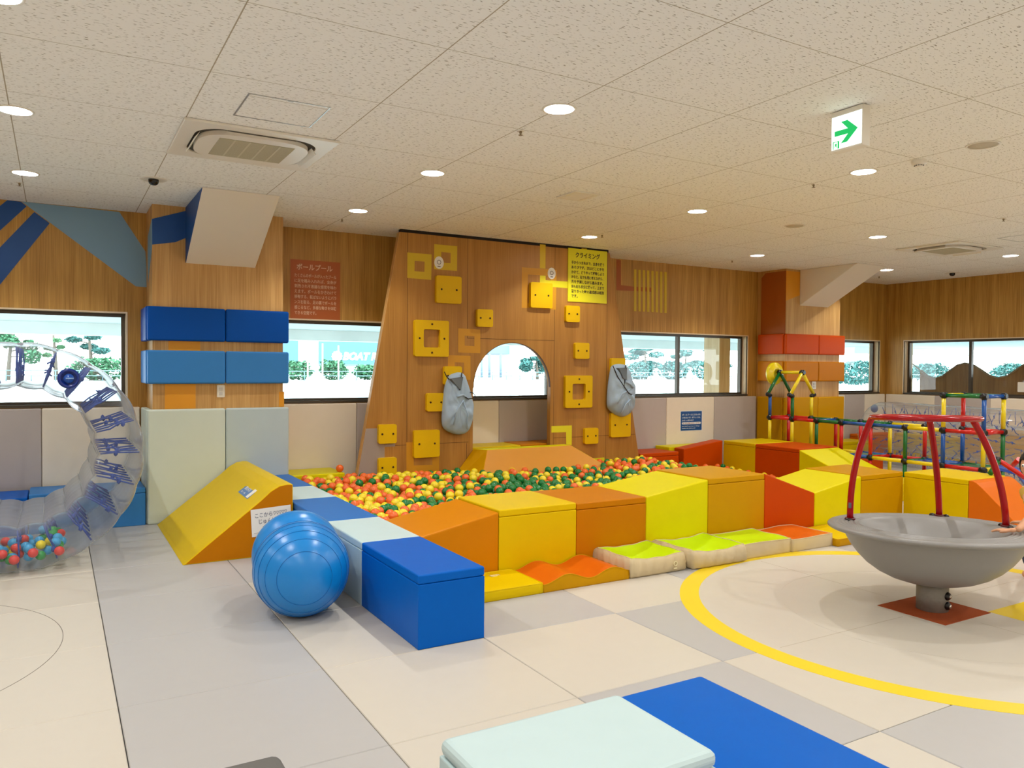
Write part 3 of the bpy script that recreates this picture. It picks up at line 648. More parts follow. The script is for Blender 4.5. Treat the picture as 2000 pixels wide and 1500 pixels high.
# platform behind the arch and pyramid in front
block(3.4, 4.85, 8.075, 8.5, .56, V['yellow'], 'yellow foam platform behind the arch, left part')
block(4.85, 6.1, 8.075, 8.5, .565, V['brown'], 'brown foam platform behind the arch, right part')
t = thing('foam_mound', (4.8, 7.7, 0), 'trapezoid foam mound with tan front, yellow flank and lime top before the arch', 'foam block')
T = [(4.26, 7.83, .555), (5.43, 7.86, .555), (5.43, 7.995, .555), (4.16, 7.995, .555)]; B_ = [(3.86, 7.32, 0), (6.25, 7.32, 0), (6.25, 7.995, 0), (3.7, 7.995, 0)]
mb = MB(); mb.hexa(B_+T); mb.bevel(.012, 3)
for f in mb.b.faces:
    n = f.normal; c = f.calc_center_median()
    f.material_index = 0 if n.y < -.4 and n.z < .85 else (2 if n.z > .85 else (1 if n.x < 0 else 0))
mb.build('mound_body', [V['tan'], V['gold'], V['lime']], t)

# yellow wedge slide
t = thing('foam_wedge', (1.23, 7.1, 0), 'yellow foam wedge with orange side, leaning up to the left row of blocks', 'foam wedge')
P = [(.812, 0), (1.633, 0), (1.633, .552), (1.59, .556), (1.53, .548), (1.46, .51), (1.38, .44), (1.2, .30), (1.0, .145), (.84, .018)]
mb = MB(); mb.prism([P], FXZ, 6.25, 7.965)
for f in mb.b.faces: f.material_index = 1 if abs(f.normal.y) > .8 or f.normal.x > .8 else 0
mb.bevel(.006, 2, .7); mb.build('wedge_body', [V['yellow'], V['brown']], t)
# sticker on slope (blue label)
def slope_pt(u, v):
    # slope plane through (.84,.018)-(1.38,.44)
    k = (.44-.018)/(1.38-.84); d = ray(u, v); s = (EYE-.018+k*.84)/(k*d.x-d.z)
    return CAM+d*s
S = [slope_pt(465, 961), slope_pt(487.5, 944), slope_pt(505.5, 956), slope_pt(483, 975)]
nrm = Vector((-.616, 0, .788))
mb = MB(); mb.hexa([s+nrm*.0005 for s in S]+[s+nrm*.002 for s in S]); lb = mb.build('blue_label', mat('label_blue', '5f86bb', .5), t)
X_ = (S[3]-S[0]).normalized(); Yn = nrm.cross(X_).normalized(); Wd = (S[3]-S[0]).length; Hd = (S[1]-S[0]).length
mb = MB(); Pp = [S[0]+(S[3]-S[0])*a+(S[1]-S[0])*b for a, b in ((.75, .06), (.95, .06), (.95, .94), (.75, .94))]; mb.hexa([s+nrm*.0025 for s in Pp]+[s+nrm*.003 for s in Pp]); mb.build('label_bar', M_WHITE, lb)
text('遊び方', M_WHITE, lb, S[0]+(S[3]-S[0])*.12+(S[1]-S[0])*.45+nrm*.0025, X_, Yn, width=Wd*.5, height=Hd*.3, name='lettering')
text('ルール', M_WHITE, lb, S[0]+(S[3]-S[0])*.12+(S[1]-S[0])*.15+nrm*.0025, X_, Yn, width=Wd*.4, height=Hd*.14, name='lettering')
# paper notice on wedge side
ys = 6.246
def nq(u, v): return (460+u/11.54, 930+v/11.54)
pp = [ay(*nq(a, b), ys) for a, b in ((372, 1378), (1265, 1230), (1240, 640), (340, 765))]
O = pp[0]; Xp = (pp[1]-pp[0]); Yp = (pp[3]-pp[0]); WW = Xp.length; HH = Yp.length
nt = thing('paper_notice', tuple(O), 'white handwritten Japanese notice taped to the orange side of the wedge', 'notice')
mb = MB(); mb.hexa([p+Vector((0, 0, 0)) for p in pp]+[p-Vector((0, .0015, 0)) for p in pp]); mb.build('sheet', M_WHITE, nt)
M_INK = mat('navy_ink', '3b4766', .7)
for s, fx0, fz0, wd, hh in (('ここから', .1, .68, .43, .16), ('♡♡♡♡♡', .56, .70, .34, .13), ('じゅんばんに', .19, .43, .66, .19), ('ならんでね', .28, .2, .56, .17)):
    text(s, M_INK, nt, O+Xp*fx0+Yp*fz0-Vector((0, .002, 0)), Xp, Yp, width=WW*wd, height=HH*hh, name='lettering')
mb = MB(); a = O+Xp*.05+Yp*.13-Vector((0, .0018, 0)); b = a+Xp*.9; mb.tube([a, b], .0012, 6); mb.build('ruled_line', mat('ruled_grey', 'a8a6a8', .6), nt)
# low blue blocks at left wall
block(-.21, .722, 8.0, 8.5, .352, V['sky'], 'low sky blue foam block against the left wall pads, behind the clear wheel', group='low foam blocks at the left wall')
block(-1.1, -.215, 8.0, 8.5, .33, V['blue'], 'low deep blue foam block against the left wall pads at the frame edge', group='low foam blocks at the left wall')

# ------------------------------------------------------------------ cushions in front of the pit
def cushion(x0, x1, y0, y1, top, side_m, top_m, label, f, edge_sag=0, name='floor_cushion', nx=20, ny=16, group='cushions before the ball pit', logo=None, puff=.008):
    """top height f(s,t); skirt follows it"""
    t = thing(name, ((x0+x1)/2, (y0+y1)/2, 0), label, 'cushion', group)
    b = bmesh.new(); G = []
    for i in range(nx+1):
        row = []
        for j in range(ny+1):
            s, q_ = i/nx, j/ny; row.append(b.verts.new((x0+(x1-x0)*s, y0+(y1-y0)*q_, top*f(s, q_))))
        G.append(row)
    for i in range(nx):
        for j in range(ny): b.faces.new([G[i][j], G[i+1][j], G[i+1][j+1], G[i][j+1]]).smooth = True
    q_ = MB(); q_.b.free(); q_.b = b; q_.build('cover_top', top_m, t)
    b = bmesh.new(); per = [(i, 0) for i in range(nx)]+[(nx, j) for j in range(ny)]+[(i, ny) for i in range(nx, 0, -1)]+[(0, j) for j in range(ny, 0, -1)]
    rings = []
    cxm, cym = (x0+x1)/2, (y0+y1)/2
    for k, (lv, ex) in enumerate(((1, 0), (.97, puff*.4), (.75, puff), (.45, puff*1.1), (.12, puff*.8), (0, 0))):
        rr = []
        for i, j in per:
            s, tt = i/nx, j/ny; x = x0+(x1-x0)*s; y = y0+(y1-y0)*tt; z = top*f(s, tt)*lv
            wob = 1+.5*math.sin(i*1.7+j*2.3+k)
            rr.append(b.verts.new((x+(x-cxm)/abs(x1-x0)*2*ex*wob, y+(y-cym)/abs(y1-y0)*2*ex*wob, z+(.0005 if k == 0 else 0))))
        rings.append(rr)
    n = len(per)
    for A, B2 in zip(rings, rings[1:]):
        for i in range(n): b.faces.new([A[i], A[(i+1) % n], B2[(i+1) % n], B2[i]]).smooth = True
    b.faces.new(rings[-1])
    q_ = MB(); q_.b.free(); q_.b = b; q_.build('cover_side', side_m, t)
    mb = MB(); mb.tube([(x0+(x1-x0)*i/nx, y0+(y1-y0)*j/ny, top*f(i/nx, j/ny)) for i, j in per], .0035, 6, closed=True); mb.build('piping', side_m, t)
    return t
CY0, CY1 = 4.345, 4.755
def flat(s, t): return 1-.04*math.sin(s*9+t*5)*math.sin(t*7) * (s*(1-s)*4)
c = cushion(2.06, 2.785, CY0, CY1, .068, V['yellow'], V['yellow'], 'thin yellow floor cushion with a small white mark, beside the blue end block', lambda s, t: 1-.12*math.exp(-((s-.45)**2+(t-.4)**2)*18), puff=.004)
M_LOGO = mat('white_print', 'f2e9c0', .5)
mb = MB(); lx, ly = 2.60, 4.68
for k in range(3): mb.box(lx-.035, lx+.035-.012*k, ly-.004-.016*k, ly+.002-.016*k, .0675, .0692)
mb.box(lx-.035, lx-.028, ly-.036, ly, .0675, .0692); mb.box(lx+.028, lx+.035, ly-.03, ly+.002, .0675, .0692); mb.build('white_mark', M_LOGO, c)
def wave(s, t): return .62+.38*math.sin(2*PI*(s*1.75-.22))*(1 if s > .02 else .8)
c = cushion(2.795, 3.515, CY0, CY1, .102, V['gold'], V['cush'], 'orange wave-shaped floor cushion with yellow sides', lambda s, t: .76+.24*math.cos(2*PI*(s-.27)/.53), name='wave_cushion', nx=40, puff=.002)
def sag(d, e=0): return lambda s, t: 1.12-d*math.sin(PI*s)**.8*math.sin(PI*t)**.7-e*math.sin(PI*s)*.6+.02*math.sin(s*17+t*11)
c = cushion(3.535, 4.02, CY0, CY1+.0, .125, V['beige'], V['charlime'], 'first bright green sagging beanbag cushion, right beside the orange wave cushion', sag(.55, .22), puff=.02)
mb = MB(); mb.prism([circ(3.93, .065, .018, 20), circ(3.93, .065, .013, 20)], FXZ, CY0-.026, CY0-.018); mb.box(3.915, 3.945, CY0-.026, CY0-.018, .028, .034); mb.build('white_mark', M_LOGO, c)
cushion(4.10, 4.62, CY0-.03, CY1, .125, V['beige'], V['charlime'], 'second bright green sagging beanbag cushion from the left, nearest the yellow floor ring', sag(.6, .3), puff=.022)
cushion(4.65, 5.195, CY0, CY1, .118, V['beige'], V['charlime'], 'bright green flat square cushion with beige sides', lambda s, t: 1+.03*math.sin(s*5+t*9), puff=.003)
cushion(5.205, 5.70, CY0-.01, CY1, .105, V['beige'], V['cush'], 'orange flat square cushion with beige sides', lambda s, t: 1+.12*math.exp(-((s-.6)**2+(t-.8)**2)*20)-.03*math.sin(s*6), puff=.003)
cushion(5.71, 6.45, CY0-.06, CY1, .062, V['gold'], V['yellow'], 'thin yellow floor cushion at the right end, behind the grey bowl rim', lambda s, t: 1-.05*math.sin(s*6), puff=.003)

# ------------------------------------------------------------------ peanut ball
def peanut():
    r1, d = .281, .37; c1 = Vector((1.272, 4.67, r1)); ax_ = Vector((.19, .98, 0)).normalized()
    mb = MB(); prof = []; n = 40
    for i in range(n+1):
        tt = -r1+(2*r1+d)*i/n
        def sp_(c): v = r1*r1-(tt-c)**2; return math.sqrt(v) if v > 0 else 0
        a, b = sp_(0), sp_(d); k = 14
        # smooth max
        m = max(a, b); r = m if abs(a-b) > .05 else math.log(math.exp(k*a)+math.exp(k*b))/k - (math.log(2)/k)*0
        r = min(r, r1) if abs(a-b) > .05 else min(r1, max(m, m+.02*(1-abs(a-b)/.05)))
        rib = .0016*(1 if (i % 2) else -1) if .1 < i/n < .9 else 0
        prof.append((max(r+rib, 0) if 0 < i < n else 0, tt))
    Rm = Vector((0, 0, 1)).rotation_difference(ax_).to_matrix().to_4x4()
    mb.lathe(prof, c1, 56, Rm)
    b = tag(mb.build('peanut_ball', mat('glossy_blue_rubber', '0a84d6', .28, spec=.6)), 'glossy blue peanut-shaped exercise ball standing by the pale blue block', 'exercise ball')
    b.modifiers.new('subdivision', 'SUBSURF').render_levels = 1
    for k in range(7):
        tt = -.235+.055*k; r = math.sqrt(r1*r1-tt*tt)+.0008; c = c1+ax_*tt; u = ax_.cross(Vector((0, 0, 1))).normalized(); v = u.cross(ax_)
        mb = MB(); mb.tube([c+(u*math.cos(a)+v*math.sin(a))*r for a in [i*2*PI/64 for i in range(64)]], .0013, 5, closed=True); mb.build('moulded_rib', mat('rib_blue', '0a6fc0', .3), b)
peanut()

# ------------------------------------------------------------------ foreground blocks
block(.975, 1.645, 1.615, 2.085, .40, V['paleblue'], 'pale blue foam block in the foreground, cut by the lower frame edge', group='loose foam blocks in the foreground', r=.022)
mb = MB(); mb.box(1.655, 2.553, .75, 2.63, 0, .095); mb.bevel(.02, 3); tag(mb.build('foam_mat', V['blue']), 'long bright blue foam mat lying on the floor in the foreground', 'foam mat')
block(.0, .548, 1.4, 2.235, .40, V['charcoal'], 'charcoal grey foam block, only its corner showing at the lower frame edge', group='loose foam blocks in the foreground', r=.025)

# ------------------------------------------------------------------ ball pit balls
BR = .0405
def pit_ok(x, y):
    if not (2.05+BR < x < 8.14-BR and FY1+BR < y < 8.0-BR): return False
    if y > 7.32-BR*.2+.0:
        # mound footprint at ball level (z~.32 => 58% of the way up)
        k = .6; xa_ = 3.86+(4.26-3.86)*k-(7.995-y)*-.0; xb_ = 6.25+(5.43-6.25)*k; yf_ = 7.32+(7.83-7.32)*k
        if y > yf_-BR and xa_-BR-.02 < x < xb_+BR: return False
    return True
def surf(x, y):   # height the balls are heaped to
    return .275+.035*math.sin(x*2.1+1)*math.cos(y*2.7)+.045*math.exp(-((x-3.0)**2/.5+(y-7.7)**2/.12))+.04*math.exp(-((x-4.1)**2/.3+(y-7.2)**2/.1))+.05*math.exp(-((x-6.3)**2/.2+(y-7.75)**2/.1))-.2*max(0, min(1, (x-6.5)/.35))
rnd = random.Random(11); grid = {}; balls = []
def key(x, y): return (int(x/.085), int(y/.085))
def rest(x, y):
    z = surf(x, y)-.055
    kx, ky = key(x, y)
    for i in (-1, 0, 1):
        for j in (-1, 0, 1):
            for (a, b, c) in grid.get((kx+i, ky+j), ()):
                d2 = (a-x)**2+(b-y)**2
                if d2 < 4*BR*BR:
                    z = max(z, c+math.sqrt(4*BR*BR-d2))
    return z
def cap(x, y): return surf(x, y)+.05
tries = 0
while tries < 15000:
    tries += 1
    x = rnd.uniform(2.06, 8.12); y = rnd.uniform(FY1, 8.0)
    if not pit_ok(x, y): continue
    best = (rest(x, y), x, y)
    for k in range(5):
        nx_, ny_ = best[1]+rnd.gauss(0, .02), best[2]+rnd.gauss(0, .02)
        if pit_ok(nx_, ny_):
            z = rest(nx_, ny_)
            if z < best[0]: best = (z, nx_, ny_)
    z, x, y = best
    if z > cap(x, y): continue
    grid.setdefault(key(x, y), []).append((x, y, z)); balls.append((x, y, z))
M_BALL = [mat('ball_green', '067a33', .22, spec=.6), mat('ball_orange', 'ef6a22', .25, spec=.6), mat('ball_yellow', 'f3dc20', .25, spec=.6)]
def bcol(x, y):
    g_ = .17+.6*math.exp(-((x-3.9)**2/.5+(y-6.6)**2/.5))+.4*math.exp(-((x-5.3)**2/.8+(y-6.5)**2/.6))
    r = rnd.random()
    return 0 if r < g_ else (1 if r < g_+(1-g_)*.52 else 2)
def proj(p):
    d = Vector(p)-CAM; w_ = d.dot(FW); return 1000+FL*d.dot(RT)/w_, 750-FL*d.dot(UP)/w_, w_
# keep the balls nothing lies above; the 300 of them nearest the camera are single things
def open_top(b):
    kx, ky = key(b[0], b[1]); n = 0
    # sight line towards the camera must be free of nearer balls
    d = Vector((-b[0], -b[1], EYE-b[2])).normalized()
    for i in (-1, 0, 1):
        for j in (-2, -1, 0, 1):
            for c in grid.get((kx+i, ky+j), ()):
                if c is b or c == b: continue
                v = Vector(c)-Vector(b); tt = v.dot(d)
                if tt > 0 and (v-d*tt).length < BR*.75: return False
    return True
cols_ = [bcol(b[0], b[1]) for b in balls]
order = sorted(range(len(balls)), key=lambda i: proj(balls[i])[2])
def front_ok(b):   # not hidden by the front row blocks
    x, y, z = b; s = FY1/y; zz = EYE+(z+BR*.5-EYE)*s; xx_ = x*s
    hgt = .4 if xx_ < 2.69 else .49 if xx_ < 4.03 else .55 if xx_ < 4.7 else .583 if xx_ < 5.4 else .45
    if xx_ < 2.05: s = 2.045/x; return EYE+(z+BR*.5-EYE)*s > .4
    return zz > hgt
single = []
for i in order:
    if len(single) < 300 and front_ok(balls[i]) and open_top(balls[i]): single.append(i)
sset = set(single)
def zone(b):
    u = proj(b)[0]
    if b[1] > 7.2: return 'at the foot of the climbing wall'
    if u < 800: return 'beside the left row of blue blocks'
    if u < 950: return 'behind the sloping ochre block'
    if u < 1080: return 'behind the bright yellow front block'
    if u < 1190: return 'behind the orange-brown front block'
    return 'behind the sloping lime front block'
base = []
for k, nm in enumerate(('green', 'orange', 'yellow')):
    me = bpy.data.meshes.new('pit_ball'); b = bmesh.new(); bmesh.ops.create_icosphere(b, subdivisions=3, radius=BR)
    for f in b.faces: f.smooth = True
    b.to_mesh(me); b.free(); me.materials.append(M_BALL[k]); base.append(me)
for i in single:
    k = cols_[i]; o = bpy.data.objects.new('pit_ball', base[k]); o.location = balls[i]; C.objects.link(o)
    nm = ('green', 'orange', 'yellow')[k]; zn = zone(balls[i]); tag(o, '%s plastic ball in the ball pit, %s' % (nm, zn), 'ball', '%s pit balls %s' % (nm, zn))
b = bmesh.new(); bmesh.ops.create_icosphere(b, subdivisions=2, radius=BR); tv = [v.co.copy() for v in b.verts]; tf = [[v.index for v in f.verts] for f in b.faces]; b.free()
vs, fs, mi = [], [], []
for i, p in enumerate(balls):
    if i in sset: continue
    n0 = len(vs); vs += [(v.x+p[0], v.y+p[1], v.z+p[2]) for v in tv]; fs += [[a+n0 for a in f] for f in tf]; mi += [cols_[i]]*len(tf)
me = bpy.data.meshes.new('pit_balls'); me.from_pydata(vs, [], fs)
for m in M_BALL: me.materials.append(m)
me.polygons.foreach_set('material_index', mi); me.polygons.foreach_set('use_smooth', [True]*len(fs)); me.update()
o = bpy.data.objects.new('pit_balls', me); C.objects.link(o); tag(o, 'mass of green, orange and yellow plastic balls filling the ball pit', 'balls', kind='stuff')
mb = MB(); mb.box(2.06, 8.12, 5.45, 7.25, .0, .06); tag(mb.build('ball_pit_filling', mat('ball_shadow_green', '3c4a20', .9)), 'dark green slab painted as shade under the balls of the ball pit', 'balls', kind='stuff')  # plain slab, its dark green stands in for shade between the balls
# stray balls on the yellow block
for (x, y, z, k, d) in ((2.70, 8.05, .42, 1, 'orange plastic ball resting at the left foot of the climbing wall'), ):
    o = bpy.data.objects.new('pit_ball', base[k]); o.location = (2.6, 8.06, .372+BR); C.objects.link(o); tag(o, 'lone orange ball resting on the lime block left of the climbing wall', 'ball')

# ------------------------------------------------------------------ clear inflatable wheel (left)
def roller(name, c, R, r, L, axis, up, nseg, cords, label, cordr=.005, ncord=8, phase=0, valve=None, wob=.012, skin=None):
    skin = skin or M_CLEAR
    """hollow clear inflatable drum: axis direction, outer radius R, hole radius r, length L"""
    A = Vector(axis).normalized(); Uv = Vector(up).normalized(); Sv = A.cross(Uv).normalized()
    t = thing(name, (c[0], c[1], c[2]-R), label, 'inflatable')
    b = bmesh.new(); n = nseg*8; prof = []
    cr = (R-r)*.42
    def arc(cx, cy, a0, a1, m=6): return [(cx+cr*math.cos(a0+(a1-a0)*i/m), cy+cr*math.sin(a0+(a1-a0)*i/m)) for i in range(m+1)]
    m_ = 16
    prof += [(R, cr+(L-2*cr)*i/m_) for i in range(m_+1)] + arc(R-cr, L-cr, 0, PI/2)[1:] + arc(r+cr, L-cr, PI/2, PI) + [(r, L-cr-(L-2*cr)*i/m_) for i in range(1, m_+1)] + arc(r+cr, cr, PI, 1.5*PI)[1:] + arc(R-cr, cr, 1.5*PI, 2*PI)[:-1]
    rings = []
    for k in range(n):
        a = 2*PI*k/n+phase; bul = abs(math.sin(a_ := (k/n*nseg*PI)))
        ring = []
        for i, (q_, h) in enumerate(prof):
            f = (q_-(R+r)/2)/((R-r)/2); rip = .004*math.cos(h*2*PI/(L/ncord))
            rr = q_ + (wob*(bul-1)*f if f > 0 else -wob*1.6*(bul-1)*abs(f)*1) + rip*f
            ring.append(b.verts.new(Vector(c)+A*(h-L/2)+(Uv*math.cos(a)+Sv*math.sin(a))*rr))
        rings.append(ring)
    m = len(prof)
    for k in range(n):
        a, d = rings[k], rings[(k+1) % n]
        for i in range(m): b.faces.new([a[i], a[(i+1) % m], d[(i+1) % m], d[i]]).smooth = True
    q_ = MB(); q_.b.free(); q_.b = b; q_.build('clear_skin', skin, t)
    rn = random.Random(5)
    for k in range(nseg):
        a = 2*PI*k/nseg+phase; D = Uv*math.cos(a)+Sv*math.sin(a); T = A.cross(D); mb = MB()
        for j in range(ncord):
            h = -L/2+L*(.09+.82*j/(ncord-1)); p = Vector(c)+A*h
            pts = [p+D*(r+.035+(R-r-.07)*s)+T*rn.uniform(-.01, .01)*(0 < s < 1)+A*rn.uniform(-.006, .006) for s in (0, .35, .6, 1)]
            mb.tube(pts, cordr, 6)
            if cords and rn.random() < .9:   # knot
                s = rn.uniform(.3, .7); kc = p+D*(r+(R-r)*s); mb.sphere(kc, cordr*2.6, 1, (1, 1, 1.5))
                mb.tube([kc, kc+T*rn.uniform(-.04, .04)+A*rn.uniform(-.03, .03)-D*rn.uniform(0, .03)], cordr, 6)
        mb.build('cord_row', M_CORD, t)
        # welded seam line along the skin
        mb = MB(); mb.tube([Vector(c)+A*(-L/2+cr)+D*(R-wob-.002), Vector(c)+A*(L/2-cr)+D*(R-wob-.002)], .003, 5)
        mb.tube([Vector(c)+A*(-L/2+cr)+D*(r+wob), Vector(c)+A*(L/2-cr)+D*(r+wob)], .003, 5); mb.build('welded_seam', skin, t)
    if valve:
        vc, vn, vr = Vector(valve[0]), Vector(valve[1]).normalized(), valve[2]
        Rm = Vector((0, 0, 1)).rotation_difference(vn).to_matrix().to_4x4()
        mb = MB(); mb.lathe([(0, 0), (vr*1.08, 0), (vr*1.1, .012), (vr*.98, .028), (vr*.8, .03), (vr*.74, .012), (0, .012)], vc, 36, Rm); o = mb.build('valve_cap', mat('valve_blue', '0c2c84', .25), t)
        mb = MB(); mb.lathe([(0, .012), (vr*.5, .012), (vr*.48, .024), (vr*.2, .026), (vr*.16, .03), (0, .03)], vc, 24, Rm); mb.build('valve_plug', mat('valve_light_blue', '2456b4', .3), o)
        mb = MB(); uu = (vn.cross(Vector((0, 0, 1)))).normalized(); mb.tube([vc+vn*.03-uu*vr*.45, vc+vn*.034+uu*vr*.3], vr*.07, 8); mb.build('valve_handle', mat('valve_pale', '8fb4e8', .3), o)
    return t
vp = ay(134, 739, 6.44)
roller('inflatable_roller', (-.24, 7.2, .832), .825, .49, 1.56, (0, 1, 0), (0, 0, 1), 20, True, 'large clear inflatable walking wheel with blue valve at the left frame edge', valve=((vp.x, 6.435, vp.z), (0.05, -1, 0), .066), ncord=8, cordr=.0066)
# balls inside the wheel (bottom chamber)
WB = [mat('ball_sky', '3fa6dc', .3), mat('ball_red', 'e0413a', .3), M_BALL[2], mat('ball_leaf', '2f9a4a', .3)]
wm = []
for k in range(4):
    me = bpy.data.meshes.new('wheel_ball'); b = bmesh.new(); bmesh.ops.create_icosphere(b, subdivisions=3, radius=.034)
    for f in b.faces: f.smooth = True
    b.to_mesh(me); b.free(); me.materials.append(WB[k]); wm.append(me)
placed = []; rn = random.Random(4); tr = 0
def skin_z(x): dx = x+.24; return .832-math.sqrt(max(0, (.775)**2-dx*dx))
while len(placed) < 78 and tr < 6000:
    tr += 1
    x = rn.uniform(-.62, .06); y = 6.54+abs(rn.gauss(0, .28))
    if y > 7.5: continue
    z = skin_z(x)+.036
    for p in placed:
        d2 = (p[0]-x)**2+(p[1]-y)**2
        if d2 < .0048: z = max(z, p[2]+math.sqrt(.0048-d2))
    if z < skin_z(x)+.11: placed.append((x, y, z))
for p in placed:
    k = rn.choice((0, 0, 1, 2, 3)); o = bpy.data.objects.new('wheel_ball', wm[k]); o.location = p; C.objects.link(o)
    nm = ('light blue', 'red', 'yellow', 'green')[k]; tag(o, nm+' ball lying in the bottom of the clear inflatable wheel', 'ball', nm+' balls in the inflatable wheel')

# ------------------------------------------------------------------ spinning bowl
BF = Vector((BX, BY, 0)).normalized(); BR_ = Vector((BF.y, -BF.x, 0))
tilt = Matrix.Rotation(math.radians(-1), 4, BF) @ Matrix.Rotation(math.radians(-2), 4, BR_)
BC = Vector((BX, BY, .16)); bowl = thing('spinning_bowl', (BX, BY, 0), 'large grey spinning play bowl with a red hoop rail on a steel post', 'play equipment')
BM = Matrix.Translation(BC) @ tilt
mb = MB(); R_ = .612; D_ = .36
outp = [(0, -.012), (.1, -.01), (.18, .002), (.26, .025), (.335, .06), (.40, .105), (.455, .16), (.50, .22), (.535, .285), (.548, .302), (.59, .308), (.62, .314), (R_, .324), (R_, .334), (.629, .342)]
inp = [(.60, .346)]
for k in range(6): q0 = .59-.026*k; inp += [(q0, .346), (q0-.004, .3405), (q0-.010, .3405), (q0-.014, .346)]
inp += [(.44, .344), (.42, .33), (.385, .292), (.33, .23), (.26, .17), (.17, .128), (.08, .112), (0, .11)]
mb.lathe([(r*(.96 if r < .63 and r != R_ else 1), z+.014) for r, z in outp+inp], (0, 0, 0), 96, BM); mb.build('bowl', M_GREYP, bowl)
mb = MB(); mb.lathe([(0, 0), (.092, 0), (.092, .17), (.0, .17)], (BX, BY, 0.002), 40); mb.bevel(.002, 1, 1.2); pst = mb.build('post', M_STEEL, bowl)
for z in (.045, .105):
    d = Vector((-.35, -.93, 0)).normalized(); d = Vector((.078, -.995, 0)).normalized(); p = Vector((BX, BY, z))+d*.09
    # on the camera-right flank of the post
    Rm = Vector((0, 0, 1)).rotation_difference(d).to_matrix().to_4x4()
    mb = MB(); mb.lathe([(0, -.01), (.026, -.01), (.026, .006), (.02, .016), (0, .018)], p, 20, Rm); bb = mb.build('bumper', M_BLACK, pst)
    mb = MB(); mb.lathe([(0, .017), (.012, .017), (.012, .024), (0, .026)], p, 16, Rm); mb.build('bolt', mat('bolt_bright', 'cfccc4', .3, metal=.7), bb)
# hoop and legs
def bpt(az_, r, z): return BM @ Vector((r*math.cos(az_), r*math.sin(az_), z))
HZ = 1.04; HR = .305; HOFF = -.042*BR_
mb = MB(); mb.tube([bpt(2*PI*i/64, HR, HZ)+HOFF for i in range(64)], .017, 14, closed=True); mb.build('hoop', M_RED, bowl)
cam_az = math.atan2(BR_.y, BR_.x)
for th, fr in ((174, .485), (86, .545), (31, .475)):
    a = cam_az+math.radians(th); pts = []
    for i in range(15):
        s = i/14; z = .362+(HZ-.362)*s; r = fr-.01*s-(fr-.01-HR)*s**2.1; pts.append(bpt(a, r, z)+HOFF*s**1.6)
    mb = MB(); mb.tube(pts, .0205, 14); leg = mb.build('leg', M_RED, bowl)
    c = bpt(a, fr, .36)
    for sg_ in (-1, 1):
        dd = Vector((-math.sin(a), math.cos(a), 0)); p = c+dd*.042*sg_
        mb = MB(); mb.sphere(p, .017, 2, (1.2, 1.2, .9)); mb.build('bolt_cap', M_BLACK, leg)
    mb = MB(); mb.lathe([(0, 0), (.034, 0), (.03, .01), (0, .01)], c, 20); mb.build('foot_plate', mat('dark_red', '5a0a0c', .4), leg)
a = cam_az+math.radians(174); p = bpt(a, .484, .45)+HOFF*.03
mb = MB(); mb.sphere(p+(CAM-p).normalized()*.019, .001, 1)
Wn = (CAM-p).normalized(); uu = Wn.cross(Vector((0, 0, 1))).normalized(); vv = uu.cross(Wn)
pc = p+Wn*.0215
mb.b.free(); mb.b = bmesh.new(); mb.hexa([pc+uu*a_*.009+vv*b_*.018 for a_, b_ in ((-1, -1), (1, -1), (1, 1), (-1, 1))]+[pc+Wn*.002+uu*a_*.009+vv*b_*.018 for a_, b_ in ((-1, -1), (1, -1), (1, 1), (-1, 1))]); mb.build('maker_label', mat('label_grey', '545860', .5), bowl)

# ------------------------------------------------------------------ child at the right edge, hands on the rim
def skin_mesh(name, chain_list, m, parent, sub=2):
    """chain_list: list of chains [(point, radius)...]; first point of later chains attaches to an existing one"""
    me = bpy.data.meshes.new(name); o0 = ORG[parent.name]; pts, es, rad, idx = [], [], [], {}
    def vid(p, r):
        k = tuple(round(c, 4) for c in p)
        if k not in idx: idx[k] = len(pts); pts.append(Vector(p)-o0); rad.append(r)
        return idx[k]
    for ch in chain_list:
        ids = [vid(p, r) for p, r in ch]; es += list(zip(ids, ids[1:]))
    me.from_pydata(pts, es, []); o = bpy.data.objects.new(name, me); C.objects.link(o); o.parent = parent
    s = o.modifiers.new('skin', 'SKIN'); s.use_smooth_shade = True
    for v, r in zip(me.skin_vertices[0].data, rad):
        v.radius = (r if isinstance(r, tuple) else (r, r))
    me.skin_vertices[0].data[0].use_root = True
    ss = o.modifiers.new('sub', 'SUBSURF'); ss.levels = sub; ss.render_levels = sub
    me.materials.append(m); ORG[o.name] = o0; return o
HX, HY = 6.0, 2.88
kid = thing('person', (HX+.07, HY+.0, 0), 'black-haired child at the right frame edge, both hands on the bowl rim', 'person')
M_SHIRT = mat('child_shirt', 'c9a23a', .8); M_HAIR = mat('black_hair', '0d0a0c', .45, bump=.8, bscale=120); M_PANT = mat('child_trousers', '3a4660', .8)
Zs = .66
hipc = (HX+.09, HY+.02, .40); chest = (HX+.06, HY+.01, .58); neck = (HX-.03, HY-.02, .715)
fwd = Vector((-1, -.05, 0)).normalized(); lat = Vector((.05, -1, 0))    # lat = child's left... towards the camera
nearS = Vector((HX+.04, HY-.095, .645)); farS = Vector((HX+.04, HY+.10, .645))
rim_o = BM @ Vector((0, 0, .36)); rim_n = (BM.to_3x3() @ Vector((0, 0, 1))).normalized()
def on_rim(u, v, up=0): d = ray(u, v); return CAM+d*((rim_o-CAM).dot(rim_n)/d.dot(rim_n))+rim_n*up
w1 = on_rim(1986, 1044, .026); w2 = on_rim(2012, 1028, .026)
e1 = w1+Vector((.20, .02, .06)); e2 = w2+Vector((.17, .08, .06))
